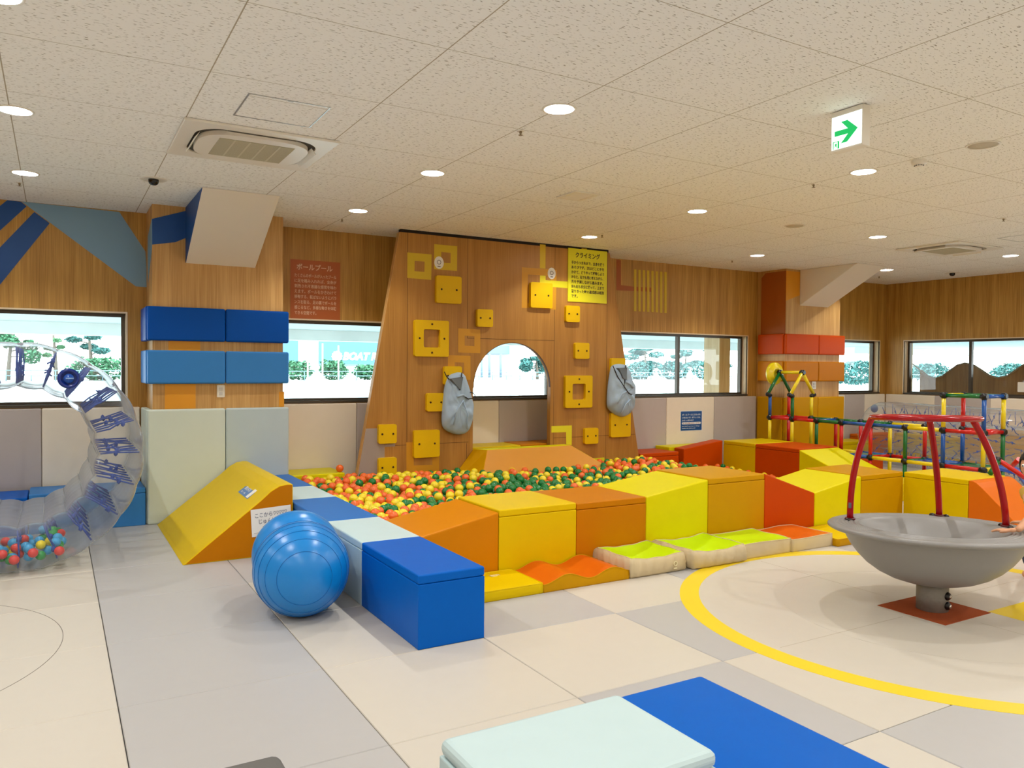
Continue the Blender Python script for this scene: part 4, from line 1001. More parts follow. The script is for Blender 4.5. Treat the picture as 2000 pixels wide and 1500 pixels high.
skin_mesh('body', [
    [(hipc, .085), ((HX+.08, HY+.015, .49), .08), (chest, .085), ((HX+.045, HY, .655), .05), (neck, .036), ((5.85, 2.81, .775), .04)],
    [(chest, .085), (tuple(nearS), .038), (tuple(e1), .027), (tuple(w1+Vector((.03, .0, .006))), .021), (tuple(w1), .02)],
    [(chest, .085), (tuple(farS), .038), (tuple(e2), .027), (tuple(w2), .02)],
    [(hipc, .085), ((HX+.10, HY-.055, .34), .06), ((HX+.08, HY-.06, .21), .043), ((HX+.11, HY-.06, .05), .03), ((HX+.03, HY-.06, .02), .022)],
    [(hipc, .085), ((HX+.10, HY+.09, .34), .06), ((HX+.08, HY+.095, .21), .043), ((HX+.11, HY+.095, .05), .03), ((HX+.03, HY+.095, .02), .022)]], M_SKIN, kid)
hd = MB(); HC = Vector((5.80, 2.80, .845))
hd.sphere(HC, .098, 4, (1.02, .86, 1.1))
for v in hd.b.verts:   # face towards -x
    d = v.co-HC
    if d.x < 0:
        v.co.x -= .014*math.exp(-((d.y/.012)**2+((d.z+.012)/.02)**2))          # nose
        v.co.x += .008*math.exp(-(((abs(d.y)-.035)/.016)**2+((d.z-.006)/.014)**2))  # eye sockets
        v.co.x -= .006*math.exp(-((d.y/.025)**2+((d.z+.048)/.01)**2))           # lips
        v.co.y = HC.y+d.y*(1-.25*max(0, min(1, (-d.z-.03)/.08)))
head = hd.build('head', M_SKIN, kid)
for sg_ in (-1, 1):
    mb = MB(); mb.sphere(HC+Vector((-.088, .034*sg_, .008)), .0125, 2); e = mb.build('eye', M_WHITE, head)
    mb = MB(); mb.sphere(HC+Vector((-.0965, .034*sg_, .007)), .006, 2); mb.build('pupil', M_BLACK, head)
    mb = MB(); mb.sphere(HC+Vector((.005, .083*sg_, -.005)), .022, 2, (.7, .35, 1.1)); mb.build('ear', M_SKIN, head)
mb = MB(); mb.sphere(HC+Vector((-.095, 0, -.048)), .01, 2, (.5, 2, .5)); mb.build('mouth', mat('lips', 'b5605a', .5), head)
hr = MB(); hr.sphere(HC+Vector((.012, 0, .018)), .108, 4, (1.03, .92, 1.06))
kill = [v for v in hr.b.verts if (v.co-HC).x < -.07 and (v.co-HC).z < .04 or (v.co-HC).z < -.095]
rr_ = random.Random(3)
bmesh.ops.delete(hr.b, geom=kill, context='VERTS')
for v in hr.b.verts: v.co += (v.co-HC).normalized()*rr_.uniform(-.004, .004)
h = hr.build('hair', M_HAIR, kid, smooth=True); sm = h.modifiers.new('solid', 'SOLIDIFY'); sm.thickness = .006
# clothing: short-sleeved shirt and trousers follow the body
skin_mesh('shirt', [[((HX+.085, HY+.02, .38), .094), ((HX+.08, HY+.015, .49), .09), (chest, .094), ((HX+.045, HY, .66), .058)], [(chest, .094), (tuple(nearS), .048), (tuple(nearS.lerp(e1, .45)), .042)], [(chest, .094), (tuple(farS), .048), (tuple(farS.lerp(e2, .45)), .042)]], M_SHIRT, kid)
skin_mesh('trousers', [[((HX+.09, HY+.02, .41), .09), ((HX+.10, HY-.055, .34), .068), ((HX+.08, HY-.06, .21), .052), ((HX+.11, HY-.06, .08), .04)], [((HX+.09, HY+.02, .41), .09), ((HX+.10, HY+.09, .34), .068), ((HX+.08, HY+.095, .21), .052), ((HX+.11, HY+.095, .08), .04)]], M_PANT, kid)
# hands: palm and five separate fingers each
def hand(wrist, tip_dir, side, name):
    F = 1.3
    W_ = Vector(wrist); D = Vector(tip_dir).normalized(); S_ = Vector((0, 0, 1)).cross(D).normalized()*side; chains = []
    palm = W_+D*.045*F-rim_n*.006
    chains.append([(tuple(W_), (.021, .017)), (tuple(W_+D*.02*F), (.026, .014)), (tuple(palm), (.031, .0115))])
    for k, (o_, ln, sp_) in enumerate(((.019, .040, .10), (.007, .046, .03), (-.006, .043, -.04), (-.019, .034, -.13))):
        ln *= F; b0 = palm+D*.018*F+S_*o_*F; dr = (D+S_*sp_).normalized()
        p1 = b0+dr*ln*.4+rim_n*.003; p2 = b0+dr*ln*.75-rim_n*.003; p3 = b0+dr*ln-rim_n*.009
        chains.append([(tuple(palm), (.031, .0115)), (tuple(b0), .0088), (tuple(p1), .0082), (tuple(p2), .0076), (tuple(p3), .0062)])
    t0 = W_+D*.018*F+S_*.024; chains.append([(tuple(W_+D*.02*F), (.026, .014)), (tuple(t0), .011), (tuple(t0+(D*.6+S_*.8).normalized()*.03-rim_n*.006), .0095), (tuple(t0+(D*.85+S_*.5).normalized()*.056-rim_n*.012), .0075)])
    return skin_mesh(name, chains, M_SKIN, kid)
hand(w1, on_rim(1935, 1036, .012)-w1, 1, 'hand')
hand(w2, on_rim(1972, 1020, .012)-w2, -1, 'hand')

# ------------------------------------------------------------------ tube climbing frame
TC = dict(r='d01812', b='1554a6', g='0b6b2c', y='f3d818')
TM = {k: mat('tube_'+k, v, .22, spec=.6) for k, v in TC.items()}
frame = thing('tube_climber', (9.15, 6.4, 0), 'climbing frame of red, yellow, blue and green tubes with gabled roof and tower', 'climbing frame')
TR = .0235
def seg(a, b, c): 
    a = Vector(a); b = Vector(b); mb = MB(); mb.tube([a, b], TR, 14, caps=True); mb.build('tube', TM[c], frame)
jset = set()
def joint(p, r=.031):
    k = tuple(round(x, 2) for x in p)
    if k in jset: return
    jset.add(k); mb = MB(); p = Vector(p); mb.tube([p-Vector((0, 0, .036)), p+Vector((0, 0, .036))], r*.9, 12); mb.sphere(p, r*1.05, 2); mb.tube([p-Vector((0, .036, 0)), p+Vector((0, .036, 0))], r*.9, 12); mb.build('connector', M_BLACK, frame)
XA, XBb = 8.96, 9.36
YY = [7.90, 7.50, 7.09, 6.70, 6.27, 5.80, 5.33, 4.87]
Z0, Z1, Z2, Z3 = .06, .385, .80, 1.21
cA = ['r', 'r', 'g', 'b', 'b', 'y', 'r']; cB = ['r', 'g', 'g', 'g', 'y', 'r', 'r']
for i in range(7):
    seg((XA, YY[i], Z2), (XA, YY[i+1], Z2), cA[i])
    if i != 4 and i != 5: pass
    if i not in (5,): seg((XBb, YY[i], Z2), (XBb, YY[i+1], Z2), cB[i])
for i, y in enumerate(YY):
    for x, cc in ((XA, 'yygyrgybb'[i]), (XBb, 'ryrryrbgg'[i])):
        if i == 3 and x == XA: cc = 'r'
        if i == 6 and x == XA: cc = 'b'
        if i == 7: cc = 'y' if x == XA else 'g'
        seg((x, y, Z0), (x, y, Z1), cc); seg((x, y, Z1), (x, y, Z2), cc); joint((x, y, Z2)); joint((x, y, Z1)); joint((x, y, Z0))
    if i in (0, 2, 4, 7): seg((XA, y, Z2), (XBb, y, Z2), 'rbgr'[(0, 2, 4, 7).index(i)])
    seg((XA, y, Z1), (XBb, y, Z1), 'rgby'[i % 4])
for i in range(7):
    seg((XA, YY[i], Z1), (XA, YY[i+1], Z1), 'ggrbyyr'[i]); seg((XBb, YY[i], Z1), (XBb, YY[i+1], Z1), 'rgybrbg'[i])
for i, m_ in ((3, 'g'), (5, 'b'), (6, 'g')):
    mb = MB(); mb.box(XA+.03, XBb-.03, YY[i+1]+.03, YY[i]-.03, Z1-.01, Z1+.012); mb.bevel(.005); mb.build('platform', TM[m_], frame)
# gabled roof on the first bay
zr, zx = 1.12, 1.455; xm = (XA+XBb)/2
for i, (ca, cb, cr1, cr2) in ((0, ('b', 'r', 'g', 'g')), (1, ('g', 'y', 'y', 'y'))):
    y = YY[i]; seg((XA, y, Z2), (XA, y, zr), ca); seg((XBb, y, Z2), (XBb, y, zr), cb)
    ea, eb = (XA-.05, y, zr+.015), (XBb+.05, y, zr+.015)
    seg(ea, (xm, y, zx), cr1); seg(eb, (xm, y, zx), cr2)
    for p, q_ in ((ea, (XA, y, zr)), (eb, (XBb, y, zr))):
        mb = MB(); mb.tube([p, q_], .031, 12); mb.sphere(p, .033, 2); mb.sphere(q_, .031, 2); mb.build('connector', M_BLACK, frame)
    joint((xm, y, zx))
seg((xm, YY[0], zx), (xm, YY[1], zx), 'y')
mb = MB(); mb.lathe([(0, 0), (.055, 0), (.06, -.02), (.1, -.022), (.112, .0), (.15, .0), (.165, .02), (.165, .05), (.15, .06), (0, .06)], (xm-.02, YY[0]+.05, zx-.02), 40, Matrix.Rotation(-PI/2, 4, 'X') @ Matrix.Identity(4)); mb.build('yellow_disc', TM['y'], frame)
# tower
for x, y, c in ((XA, YY[6], 'y'), (XBb, YY[6], 'r'), (XA, YY[7], 'b'), (XBb, YY[7], 'y')): seg((x, y, Z2), (x, y, Z3), c); joint((x, y, Z3))
seg((XA, YY[6], Z3), (XA, YY[7], Z3), 'g'); seg((XA, YY[6], Z3), (XBb, YY[6], Z3), 'y'); seg((XBb, YY[6], Z3), (XBb, YY[7], Z3), 'g'); seg((XA, YY[7], Z3), (XBb, YY[7], Z3), 'b')
# slide rails and slide beside the tower
pA = az(1951, 899, .62); pB = az(2045, 962, .30)
sl = thing('toy_slide', (9.1, 4.2, 0), 'blue toy slide with red rails at the right frame edge', 'toy slide')
mb = MB(); mb.tube([pA, pB], TR, 14); mb.build('rail', TM['r'], sl)
pC = az(1934, 925, .5); mb = MB(); mb.tube([pA, pC], TR, 14); mb.build('rail_post', TM['g'], sl)
mb = MB(); mb.tube([pA-Vector((0, .02, 0)), pA+Vector((0, .03, 0))], .032, 12); mb.build('connector', M_BLACK, sl)
pD = az(1990, 897, .62); pE = az(1972, 915, .5); mb = MB(); mb.tube([pD, pE], TR, 14); mb.build('rail_post', TM['r'], sl)
mb = MB(); a = az(1945, 912, .47); b = az(1985, 922, .42); c = az(2030, 985, .2)
yofs = Vector((.38, .12, 0))
for p, q_ in ((a, b), (b, c)):
    mb.hexa([p-Vector((0, 0, .03)), q_-Vector((0, 0, .03)), q_+yofs-Vector((0, 0, .03)), p+yofs-Vector((0, 0, .03)), p, q_, q_+yofs, p+yofs])
mb.build('slide_bed', mat('slide_blue', '2a4fae', .3), sl)

# far corner: second clear inflatable and soft blocks
pl, pr2 = Vector((11.5, 7.85, .5)), Vector((10.85, 5.1, .5))
axd = (pr2-pl).normalized()
vq = az(1746.5, 802, .88)
roller('inflatable_drum', tuple((pl+pr2)/2-Vector((0, 0, .0))), .495, .25, 2.9, axd, (0, 0, 1), 14, True, 'long clear inflatable drum with blue cords lying in the far right corner', cordr=.005, ncord=11, valve=(tuple(pl-axd*.16+Vector((0, 0, .37))), tuple(-axd), .06), wob=.01, skin=M_CLEAR2)
block(10.8, 11.55, 8.1, 8.5, .34, V['yellow'], 'low yellow foam block at the back wall right of the right column', group='soft blocks in the far right corner')
block(11.6, 12.5, 8.35, 8.51, .42, V['orange'], 'orange foam block in the far right corner', group='soft blocks in the far right corner')
block(12.12, 12.56, 6.9, 8.05, .45, V['yellow'], 'yellow foam block along the right wall behind the clear drum', group='soft blocks in the far right corner')
block(12.0, 12.56, 5.4, 6.88, .6, V['gold'], 'golden foam block along the right wall behind the clear drum', group='soft blocks in the far right corner')
block(10.1, 10.75, 7.3, 7.9, .2, V['rust'], 'low orange cushion block behind the tube frame', group='soft blocks in the far right corner', lid=False)

# ------------------------------------------------------------------ things on the ceiling
M_REFL = mat('downlight_reflector', 'e8e8ea', .2, metal=.85); M_GRILLE = mat('speaker_grille', 'cdc2ac', .7, bump=.4, bscale=300); M_ALU = mat('aluminium', 'b9b7b2', .35, metal=.8)
where = ['top left corner of the photo', 'left edge, second from the frame top', 'left edge, the one nearest the blue wall graphics', 'largest one, right of the left air conditioner', 'second in the row running from above the peanut ball', 'above the ball pool sign',
         'right of the exit sign, the nearest on that side', 'above the eight yellow bars', 'directly above the climbing sign', 'left of the right air conditioner', 'above the right column pads, near the wall', 'at the right frame edge near the right air conditioner', 'beside the right sloping brace']
for (x, y), wh in zip(DL, where):
    t = thing('ceiling_downlight', (x, y, CEIL), 'round recessed downlight, '+wh, 'ceiling light', 'downlights')
    mb = MB(); mb.lathe([(.086, .0), (.086, -.004), (.099, -.005), (.101, .0)], (x, y, CEIL), 40, closed=True); mb.build('trim_ring', M_METALW, t)
    mb = MB(); mb.lathe([(.087, .0), (.08, .03), (.072, .055), (.07, .075), (.0, .075)], (x, y, CEIL), 40); mb.build('reflector', M_REFL, t)
    l_ = lamp(0, 0, .06, t)
def aircon(x0, x1, y0, y1, label):
    t = thing('ceiling_air_conditioner', ((x0+x1)/2, (y0+y1)/2, CEIL), label, 'air conditioner')
    z = CEIL; cx, cy_ = (x0+x1)/2, (y0+y1)/2; hx, hy = (x1-x0)/2, (y1-y0)/2
    mb = MB(); mb.prism([rect(x0, x1, y0, y1), rrect(cx-hx*.80, cx+hx*.80, cy_-hy*.80, cy_+hy*.80, .18, 8)], FXY, z-.018, z-.001); mb.bevel(.004, 2, .8); mb.build('outer_frame', M_METALW, t)
    mb = MB(); mb.prism([rrect(cx-hx*.81, cx+hx*.81, cy_-hy*.81, cy_+hy*.81, .18, 8)], FXY, z-.006, z-.002); mb.build('air_slot', mat('slot_dark', '3a342a', .7), t)
    # centre panel: waisted by the four flaps
    L = []
    for k in range(72):
        a = 2*PI*k/72; e = 3.2; c_, s_ = math.cos(a), math.sin(a); r = (abs(c_)**e+abs(s_)**e)**(-1/e); r *= (1-.0*abs(math.cos(2*a))**6)
        L.append((cx+hx*.74*r*c_, cy_+hy*.74*r*s_))
    mb = MB(); mb.prism([L], FXY, z-.035, z-.006); mb.bevel(.012, 3, .9); mb.build('centre_panel', M_METALW, t)
    mb = MB()
    gx, gy = hx*.50, hy*.50
    mb.box(cx-gx, cx+gx, cy_-gy, cy_+gy, z-.0375, z-.035); gr = mb.build('intake_grille', mat('grille_beige', 'bdb393', .6, bump=.6, bscale=250), t)
    mb = MB()
    for k in range(1, 5): xx_ = cx-gx+2*gx*k/5; mb.box(xx_-.006, xx_+.006, cy_-gy, cy_+gy, z-.0385, z-.036)
    mb.build('grille_bar', mat('grille_light', 'cdc4a8', .6), gr)
    for (dx, dy) in ((0, 1), (0, -1), (1, 0), (-1, 0)):
        mb = MB()
        if dx: a, b = cx+dx*hx*.745, cx+dx*hx*.80; mb.hexa([(a, cy_-hy*.45, z-.012), (b, cy_-hy*.45, z-.05), (b, cy_+hy*.45, z-.05), (a, cy_+hy*.45, z-.012), (a, cy_-hy*.45, z-.008), (b+.004*dx, cy_-hy*.45, z-.046), (b+.004*dx, cy_+hy*.45, z-.046), (a, cy_+hy*.45, z-.008)])
        else: a, b = cy_+dy*hy*.745, cy_+dy*hy*.80; mb.hexa([(cx-hx*.45, a, z-.012), (cx+hx*.45, a, z-.012), (cx+hx*.45, b, z-.03), (cx-hx*.45, b, z-.03), (cx-hx*.45, a, z-.008), (cx+hx*.45, a, z-.008), (cx+hx*.45, b, z-.026), (cx-hx*.45, b, z-.026)])
        mb.build('louvre', M_METALW, t)
aircon(.68, 1.645, 5.11, 6.0, 'square ceiling cassette air conditioner at upper left with open louvres')
aircon(9.0, 9.96, 5.22, 6.0, 'square ceiling cassette air conditioner at the far right, partly cut off by distance')
def hatch(x0, x1, y0, y1, label):
    t = thing('ceiling_hatch', ((x0+x1)/2, (y0+y1)/2, CEIL), label, 'access hatch')
    mb = MB(); mb.prism([rect(x0, x1, y0, y1), rect(x0+.008, x1-.008, y0+.008, y1-.008)], FXY, CEIL-.003, CEIL); mb.build('frame', M_ALU, t)
    mb = MB(); mb.prism([rect(x0+.011, x1-.011, y0+.011, y1-.011)], FXY, CEIL-.0015, CEIL-.0002); mb.build('door_panel', M_CEIL, t)
    mb = MB(); mb.box((x0+x1)/2-.015, (x0+x1)/2+.015, y0, y0+.012, CEIL-.006, CEIL-.002); mb.build('latch', M_ALU, t)
hatch(.925, 1.39, 4.482, 4.926, 'square ceiling access hatch with metal rim above the left air conditioner')
hatch(9.2, 9.66, 4.45, 4.9, 'square ceiling access hatch at the right frame edge')
for x, y, lb_ in ((5.328, 2.938, 'round beige ceiling speaker at upper right beyond the exit sign'), (6.679, 5.598, 'round beige ceiling speaker between the exit sign and the right column')):
    t = thing('ceiling_speaker', (x, y, CEIL), lb_, 'speaker')
    mb = MB(); mb.lathe([(.09, 0), (.09, -.005), (.1, -.006), (.104, 0)], (x, y, CEIL), 40, closed=True); mb.build('rim', M_METALW, t)
    mb = MB(); mb.lathe([(0, -.003), (.091, -.003), (.091, 0)], (x, y, CEIL), 40); mb.build('grille', M_GRILLE, t)
for (x, y, lb_) in ((2.558, 4.292, 'in the upper middle, right of the largest downlight row'), (2.536, 7.808, 'near the wall above the ball pool sign'), (5.312, 4.269, 'below the exit sign'), (8.074, 4.239, 'near the right frame edge'),
                   (5.337, 7.141, 'just right of the downlight over the climbing sign'), (8.108, 7.849, 'near the wall beyond the eight yellow bars'), (-.252, 7.70, 'at the far left above the blue stripes'), (11.426, 7.894, 'behind the right sloping brace')):
    t = thing('sprinkler_head', (x, y, CEIL), 'small metal ceiling sprinkler head '+lb_, 'sprinkler', 'sprinkler heads')
    mb = MB(); mb.lathe([(0, -.002), (.022, -.002), (.024, 0)], (x, y, CEIL), 20); mb.build('flange', M_METALW, t)
    mb = MB(); mb.lathe([(.008, 0), (.009, -.015), (.004, -.017), (.004, -.024), (.014, -.025), (.014, -.027), (0, -.027)], (x, y, CEIL), 16); mb.build('nozzle', mat('brass_dull', '8a7a5c', .4, metal=.7), t)
t = thing('smoke_detector', (5.335, 3.387, CEIL), 'white ceiling smoke detector right of the exit sign', 'smoke detector')
mb = MB(); mb.lathe([(.05, 0), (.05, -.02), (.046, -.03), (.03, -.034), (0, -.034)], (5.335, 3.387, CEIL), 32); mb.build('base', M_METALW, t)
mb = MB(); mb.lathe([(.03, -.034), (.027, -.045), (0, -.047)], (5.335, 3.387, CEIL), 24); mb.build('sensor_cap', M_METALW, t)
mb = MB()
for k in range(12):
    a = 2*PI*k/12; c = Vector((5.335+.0285*math.cos(a), 3.387+.0285*math.sin(a), CEIL-.0395)); mb.sphere(c, .0045, 1)
mb.build('vent_slots', M_BLACK, t)
for x, y, lb_ in ((.692, 6.962, 'black dome security camera at the left near the white brace'), (11.914, 6.993, 'black dome security camera at the far right')):
    t = thing('dome_camera', (x, y, CEIL), lb_, 'security camera')
    mb = MB(); mb.lathe([(.0, -.003), (.07, -.003), (.1, -.005), (.105, 0)], (x, y, CEIL), 36); mb.build('mounting_plate', M_METALW, t)
    mb = MB(); mb.lathe([(.04, -.003), (.04, -.02), (.034, -.036), (.02, -.047), (0, -.051)], (x, y, CEIL), 32); mb.build('dome', mat('smoked_dome', '120d0a', .08), t)
t = thing('air_vent', (3.93, 5.62, CEIL), 'small rectangular ceiling air vent in the middle of the photo', 'air vent')
mb = MB(); mb.prism([rect(3.805, 4.065, 5.475, 5.77), rect(3.845, 4.03, 5.515, 5.73)], FXY, CEIL-.012, CEIL); mb.bevel(.003, 1, .8); mb.build('frame', M_METALW, t)
mb = MB(); mb.box(3.845, 4.03, 5.515, 5.73, CEIL-.003, CEIL-.001); mb.build('backing', mat('slot_dark', '3a342a', .7), t)
mb = MB()
for k in range(7): y = 5.53+.03*k; mb.hexa([(3.845, y, CEIL-.004), (4.03, y, CEIL-.004), (4.03, y+.014, CEIL-.011), (3.845, y+.014, CEIL-.011), (3.845, y+.002, CEIL-.003), (4.03, y+.002, CEIL-.003), (4.03, y+.016, CEIL-.01), (3.845, y+.016, CEIL-.01)])
mb.build('slats', M_METALW, t)
# exit sign
es = thing('exit_sign', (3.95, 2.94, 2.75), 'lit exit sign with green arrow and running man hanging from the ceiling', 'exit sign')
zb_s = ax(1619, 300, 3.92).z; ya_, yb_ = 3.035, 2.825
mb = MB(); mb.box(3.921, 3.985, yb_, ya_, zb_s, CEIL-.004); mb.bevel(.003, 2); mb.build('housing', M_METALW, es)
M_LIT = emis('sign_lit_white', 'eefaf6', .95); M_LG = emis('sign_lit_green', '10b860', .55)
H_ = CEIL-.035-zb_s-.012; W_ = ya_-yb_-.014; z0_ = zb_s+.012; y0_ = ya_-.007
mb = MB(); mb.box(3.9185, 3.922, yb_+.007, ya_-.007, z0_, z0_+H_); mb.build('lit_panel', M_LIT, es)
def sg2(pts, m, name):
    mb = MB(); mb.prism([[(y0_-W_*(a), z0_+H_*b) for a, b in pts]], FYZ, 3.9170, 3.9186); return mb.build(name, m, es)
def sx(a, b): return ((a-245)/(985-245), None)
def sgp(px, py):   # zoomed photo quad -> unit coordinates of the lit panel
    a = (px-245)/740; top = 495-a*240; bot = 1320-a*190; return (a, (bot-py)/(bot-top))
sg2([sgp(*p) for p in ((325, 840), (655, 745), (485, 585), (640, 530), (895, 730), (640, 1090), (485, 1135), (660, 880), (325, 970))], M_LG, 'arrow')
sg2([sgp(*p) for p in ((285, 1110), (445, 1070), (445, 1260), (285, 1300))], M_LG, 'pictogram_door')
for k, pts in enumerate((((315, 1115), (418, 1090), (418, 1130), (315, 1150)), )): pass
def sg3(pts, m, name, dx):
    mb = MB(); mb.prism([[(y0_-W_*a, z0_+H_*b) for a, b in [sgp(*p) for p in pts]]], FYZ, 3.9155, 3.9172); return mb.build(name, m, es)
sg3([(312, 1125), (405, 1098), (405, 1265), (312, 1290)], M_LIT, 'pictogram_opening', 0)
def sg4(pts):
    mb = MB(); mb.prism([[(y0_-W_*a, z0_+H_*b) for a, b in [sgp(*p) for p in pts]]], FYZ, 3.9145, 3.9157); return mb.build('running_figure', M_LG, es)
sg4([(345, 1165), (375, 1140), (392, 1165), (380, 1195), (392, 1240), (378, 1245), (362, 1205), (350, 1235), (325, 1245), (325, 1235), (342, 1222), (352, 1180), (338, 1185)])
sg4([(368, 1118), (382, 1114), (384, 1130), (370, 1134)])

# ------------------------------------------------------------------ outside
M_SOFF = mat('canopy_soffit', 'a9aeac', .8); M_CONC = mat('pale_concrete', 'd9dcd8', .9, var=.1, bscale=3)
mb = MB(); mb.box(-8, 30, YB+.22, 17, 2.28, 2.5); tag(mb.build('canopy', M_SOFF), kind='structure')
mb = MB(); mb.box(-8, 30, 16.9, 17.3, 2.05, 2.6); tag(mb.build('canopy_beam', M_CONC), kind='structure')
mb = MB(); mb.box(X1+.28, 24, -6, YB+.2, 2.28, 2.5); tag(mb.build('canopy', M_SOFF), kind='structure')
mb = MB(); mb.box(-40, 120, YB+.25, 84, -1.12, -1.0); tag(mb.build('sea_water', mat('sea_water', 'c4dcde', .12, bump=.3, bscale=1.2)), kind='structure')
mb = MB(); mb.box(X1+.25, 140, -60, YB+.25, -1.12, -1.0); tag(mb.build('sea_water', mat('sea_water', '9cc0c4', .12)), kind='structure')
mb = MB(); mb.hexa([(-60, 80, -1.3), (140, 80, -1.3), (140, 130, -1.3), (-60, 130, -1.3), (-60, 86, -.15), (140, 86, -.15), (140, 130, -.15), (-60, 130, -.15)]); tag(mb.build('embankment', mat('embankment_stone', '8d9490', .9, bump=.9, bscale=.8, var=.4)), kind='structure')
mb = MB(); mb.hexa([(100, -60, -1.3), (140, -60, -1.3), (140, 86, -1.3), (100, 86, -1.3), (106, -60, -.15), (140, -60, -.15), (140, 86, -.15), (106, 86, -.15)]); tag(mb.build('embankment', mat('embankment_stone', 'c6cdc8', .9)), kind='structure')
def railing(x0, x1, y0, y1, label, n):
    t = thing('railing', ((x0+x1)/2, (y0+y1)/2, -.15), label, 'railing')
    mb = MB()
    for z in (.35, .85): mb.tube([(x0, y0, z), (x1, y1, z)], .05, 6)
    mb.build('rail', mat('railing_blue', '6c98a4', .5), t)
    mb = MB()
    for k in range(n+1): s = k/n; x = x0+(x1-x0)*s; y = y0+(y1-y0)*s; mb.tube([(x, y, -.2), (x, y, .85)], .05, 6)
    mb.build('posts', MATS['railing_blue'], t)
railing(-40, 110, 87, 87, 'long pale blue railing on the far bank seen through the back windows', 75)
railing(107, 107, -20, 86, 'long pale blue railing on the far bank seen through the right windows', 50)
M_LEAF = [mat('foliage_teal', '3d7470', .8, var=.3, bscale=2), mat('foliage_green', '417a58', .8, var=.3, bscale=2), mat('foliage_light', '649870', .8, var=.3, bscale=2)]
M_BARK = mat('bark', '6a6258', .9)
def foliage(mb, c, rx, ry, rz, n, s, rn):
    for _ in range(n):
        a = rn.uniform(0, 2*PI); z = rn.uniform(-1, 1); r = math.sqrt(1-z*z)*rn.uniform(.45, 1)**.6
        p = Vector((c[0]+rx*r*math.cos(a), c[1]+ry*r*math.sin(a), c[2]+rz*z*rn.uniform(.6, 1)))
        u = Vector((rn.gauss(0, 1), rn.gauss(0, 1), rn.gauss(0, .5))).normalized(); v = u.cross(Vector((rn.gauss(0, 1), rn.gauss(0, 1), 1))).normalized(); k = s*rn.uniform(.5, 1.2)
        mb.face([p-u*k-v*k*.5, p+u*k-v*k*.5, p+u*k*.6+v*k*.5, p-u*k*.6+v*k*.5])
def tree(name, x, y, h, w, kind, label, seed, m=0, cat='tree'):
    rn = random.Random(seed); G0 = -.15; t = thing(name, (x, y, G0), label, cat)
    if cat == 'tree':
        mb = MB(); lean = rn.uniform(-.6, .6); top = Vector((x+lean, y, G0+h*.85)); mb.tube([(x, y, G0-.1), (x+lean*.3, y, G0+h*.35), top], [.22, .17, .06], 8)
        tips = []
        for k in range(7):
            s = .4+.55*k/6; p = Vector((x, y, G0)).lerp(top, s); a = rn.uniform(0, 2*PI); q_ = p+Vector((math.cos(a)*w*(1.05-s*.6), math.sin(a)*w*.5, rn.uniform(.0, .6))); mb.tube([p, q_], [.08, .03], 6); tips.append((q_, w*.42*(1.2-s*.5)))
        mb.build('trunk', M_BARK, t); mb = MB()
        for q_, r in tips: foliage(mb, q_, r, r, r*(.35 if kind == 'pine' else .8), 330, .2, rn)
        foliage(mb, top, w*.45, w*.4, h*.1, 260, .2, rn)
    else:
        mb = MB(); foliage(mb, (x, y, G0+h*.5), w, 1.2, h*.55, int(330*w), .2, rn)
        for k in range(4): foliage(mb, (x+rn.uniform(-w, w)*.6, y, G0+h*.7), w*.3, 1, h*.4, 150, .2, rn)
    mb.build('crown', M_LEAF[m], t)
def gx(u, Y): return ay(u, 720, Y).x
tree('pine_tree', gx(180, 92), 92, 7.6, 2.1, 'pine', 'pine tree with flat spreading branches outside the left window, right of the bare one', 1, 0)
tree('leafy_tree', gx(15, 92), 92, 6.8, 2.3, 'leaf', 'broad leafy green tree outside the left window at the frame edge', 2, 1)
tree('bare_tree', gx(110, 93), 93, 6.8, .9, 'pine', 'thin sparse tree between the leafy tree and the pine outside the left window', 3, 2)
tree('pine_tree', gx(1262, 92), 92, 5.6, 3.6, 'pine', 'wide pine tree outside the window just right of the climbing wall', 4, 0)
tree('pine_tree', gx(1338, 96), 96, 5.2, 2.8, 'pine', 'pine tree outside, right of the window mullion', 5, 0)
tree('pine_tree', gx(1394, 91), 91, 5.4, 2.8, 'pine', 'pine tree outside next to the timber pillar', 6, 0)
tree('leafy_tree', gx(1050, 92), 92, 3.4, 2.6, 'leaf', 'small round tree seen through the arch at its right side', 7, 0)
for k, (u, wd, hh, lb_) in enumerate(((200, 3.4, 2.2, 'outside the left window below the pine'), (583, 1.8, 2.0, 'outside between the left column and the building sign'), (652, 1.8, 2.2, 'outside under the blue building wall'), (725, 2.4, 1.7, 'outside under the building lettering'),
                               (1245, 3.3, 2.4, 'outside right of the climbing wall'), (1315, 3.3, 2.6, 'outside below the mullion'), (1382, 3.3, 2.8, 'outside left of the timber pillar'), (1675, 7, 2.6, 'outside the narrow window right of the right column'))):
    Yh = 89.5 if u < 1500 else 60; tree('hedge', gx(u, Yh), Yh, hh, wd, '', 'clipped green hedge '+lb_, 20+k, 1 if u < 1000 else 0, 'hedge')
for k, yy_ in enumerate((46, 58, 70)):
    tree('hedge', 114, yy_, 2.6, 6, '', 'green hedge seen through the right wall window, '+('right part', 'middle part', 'left part')[k], 40+k, 0, 'hedge')
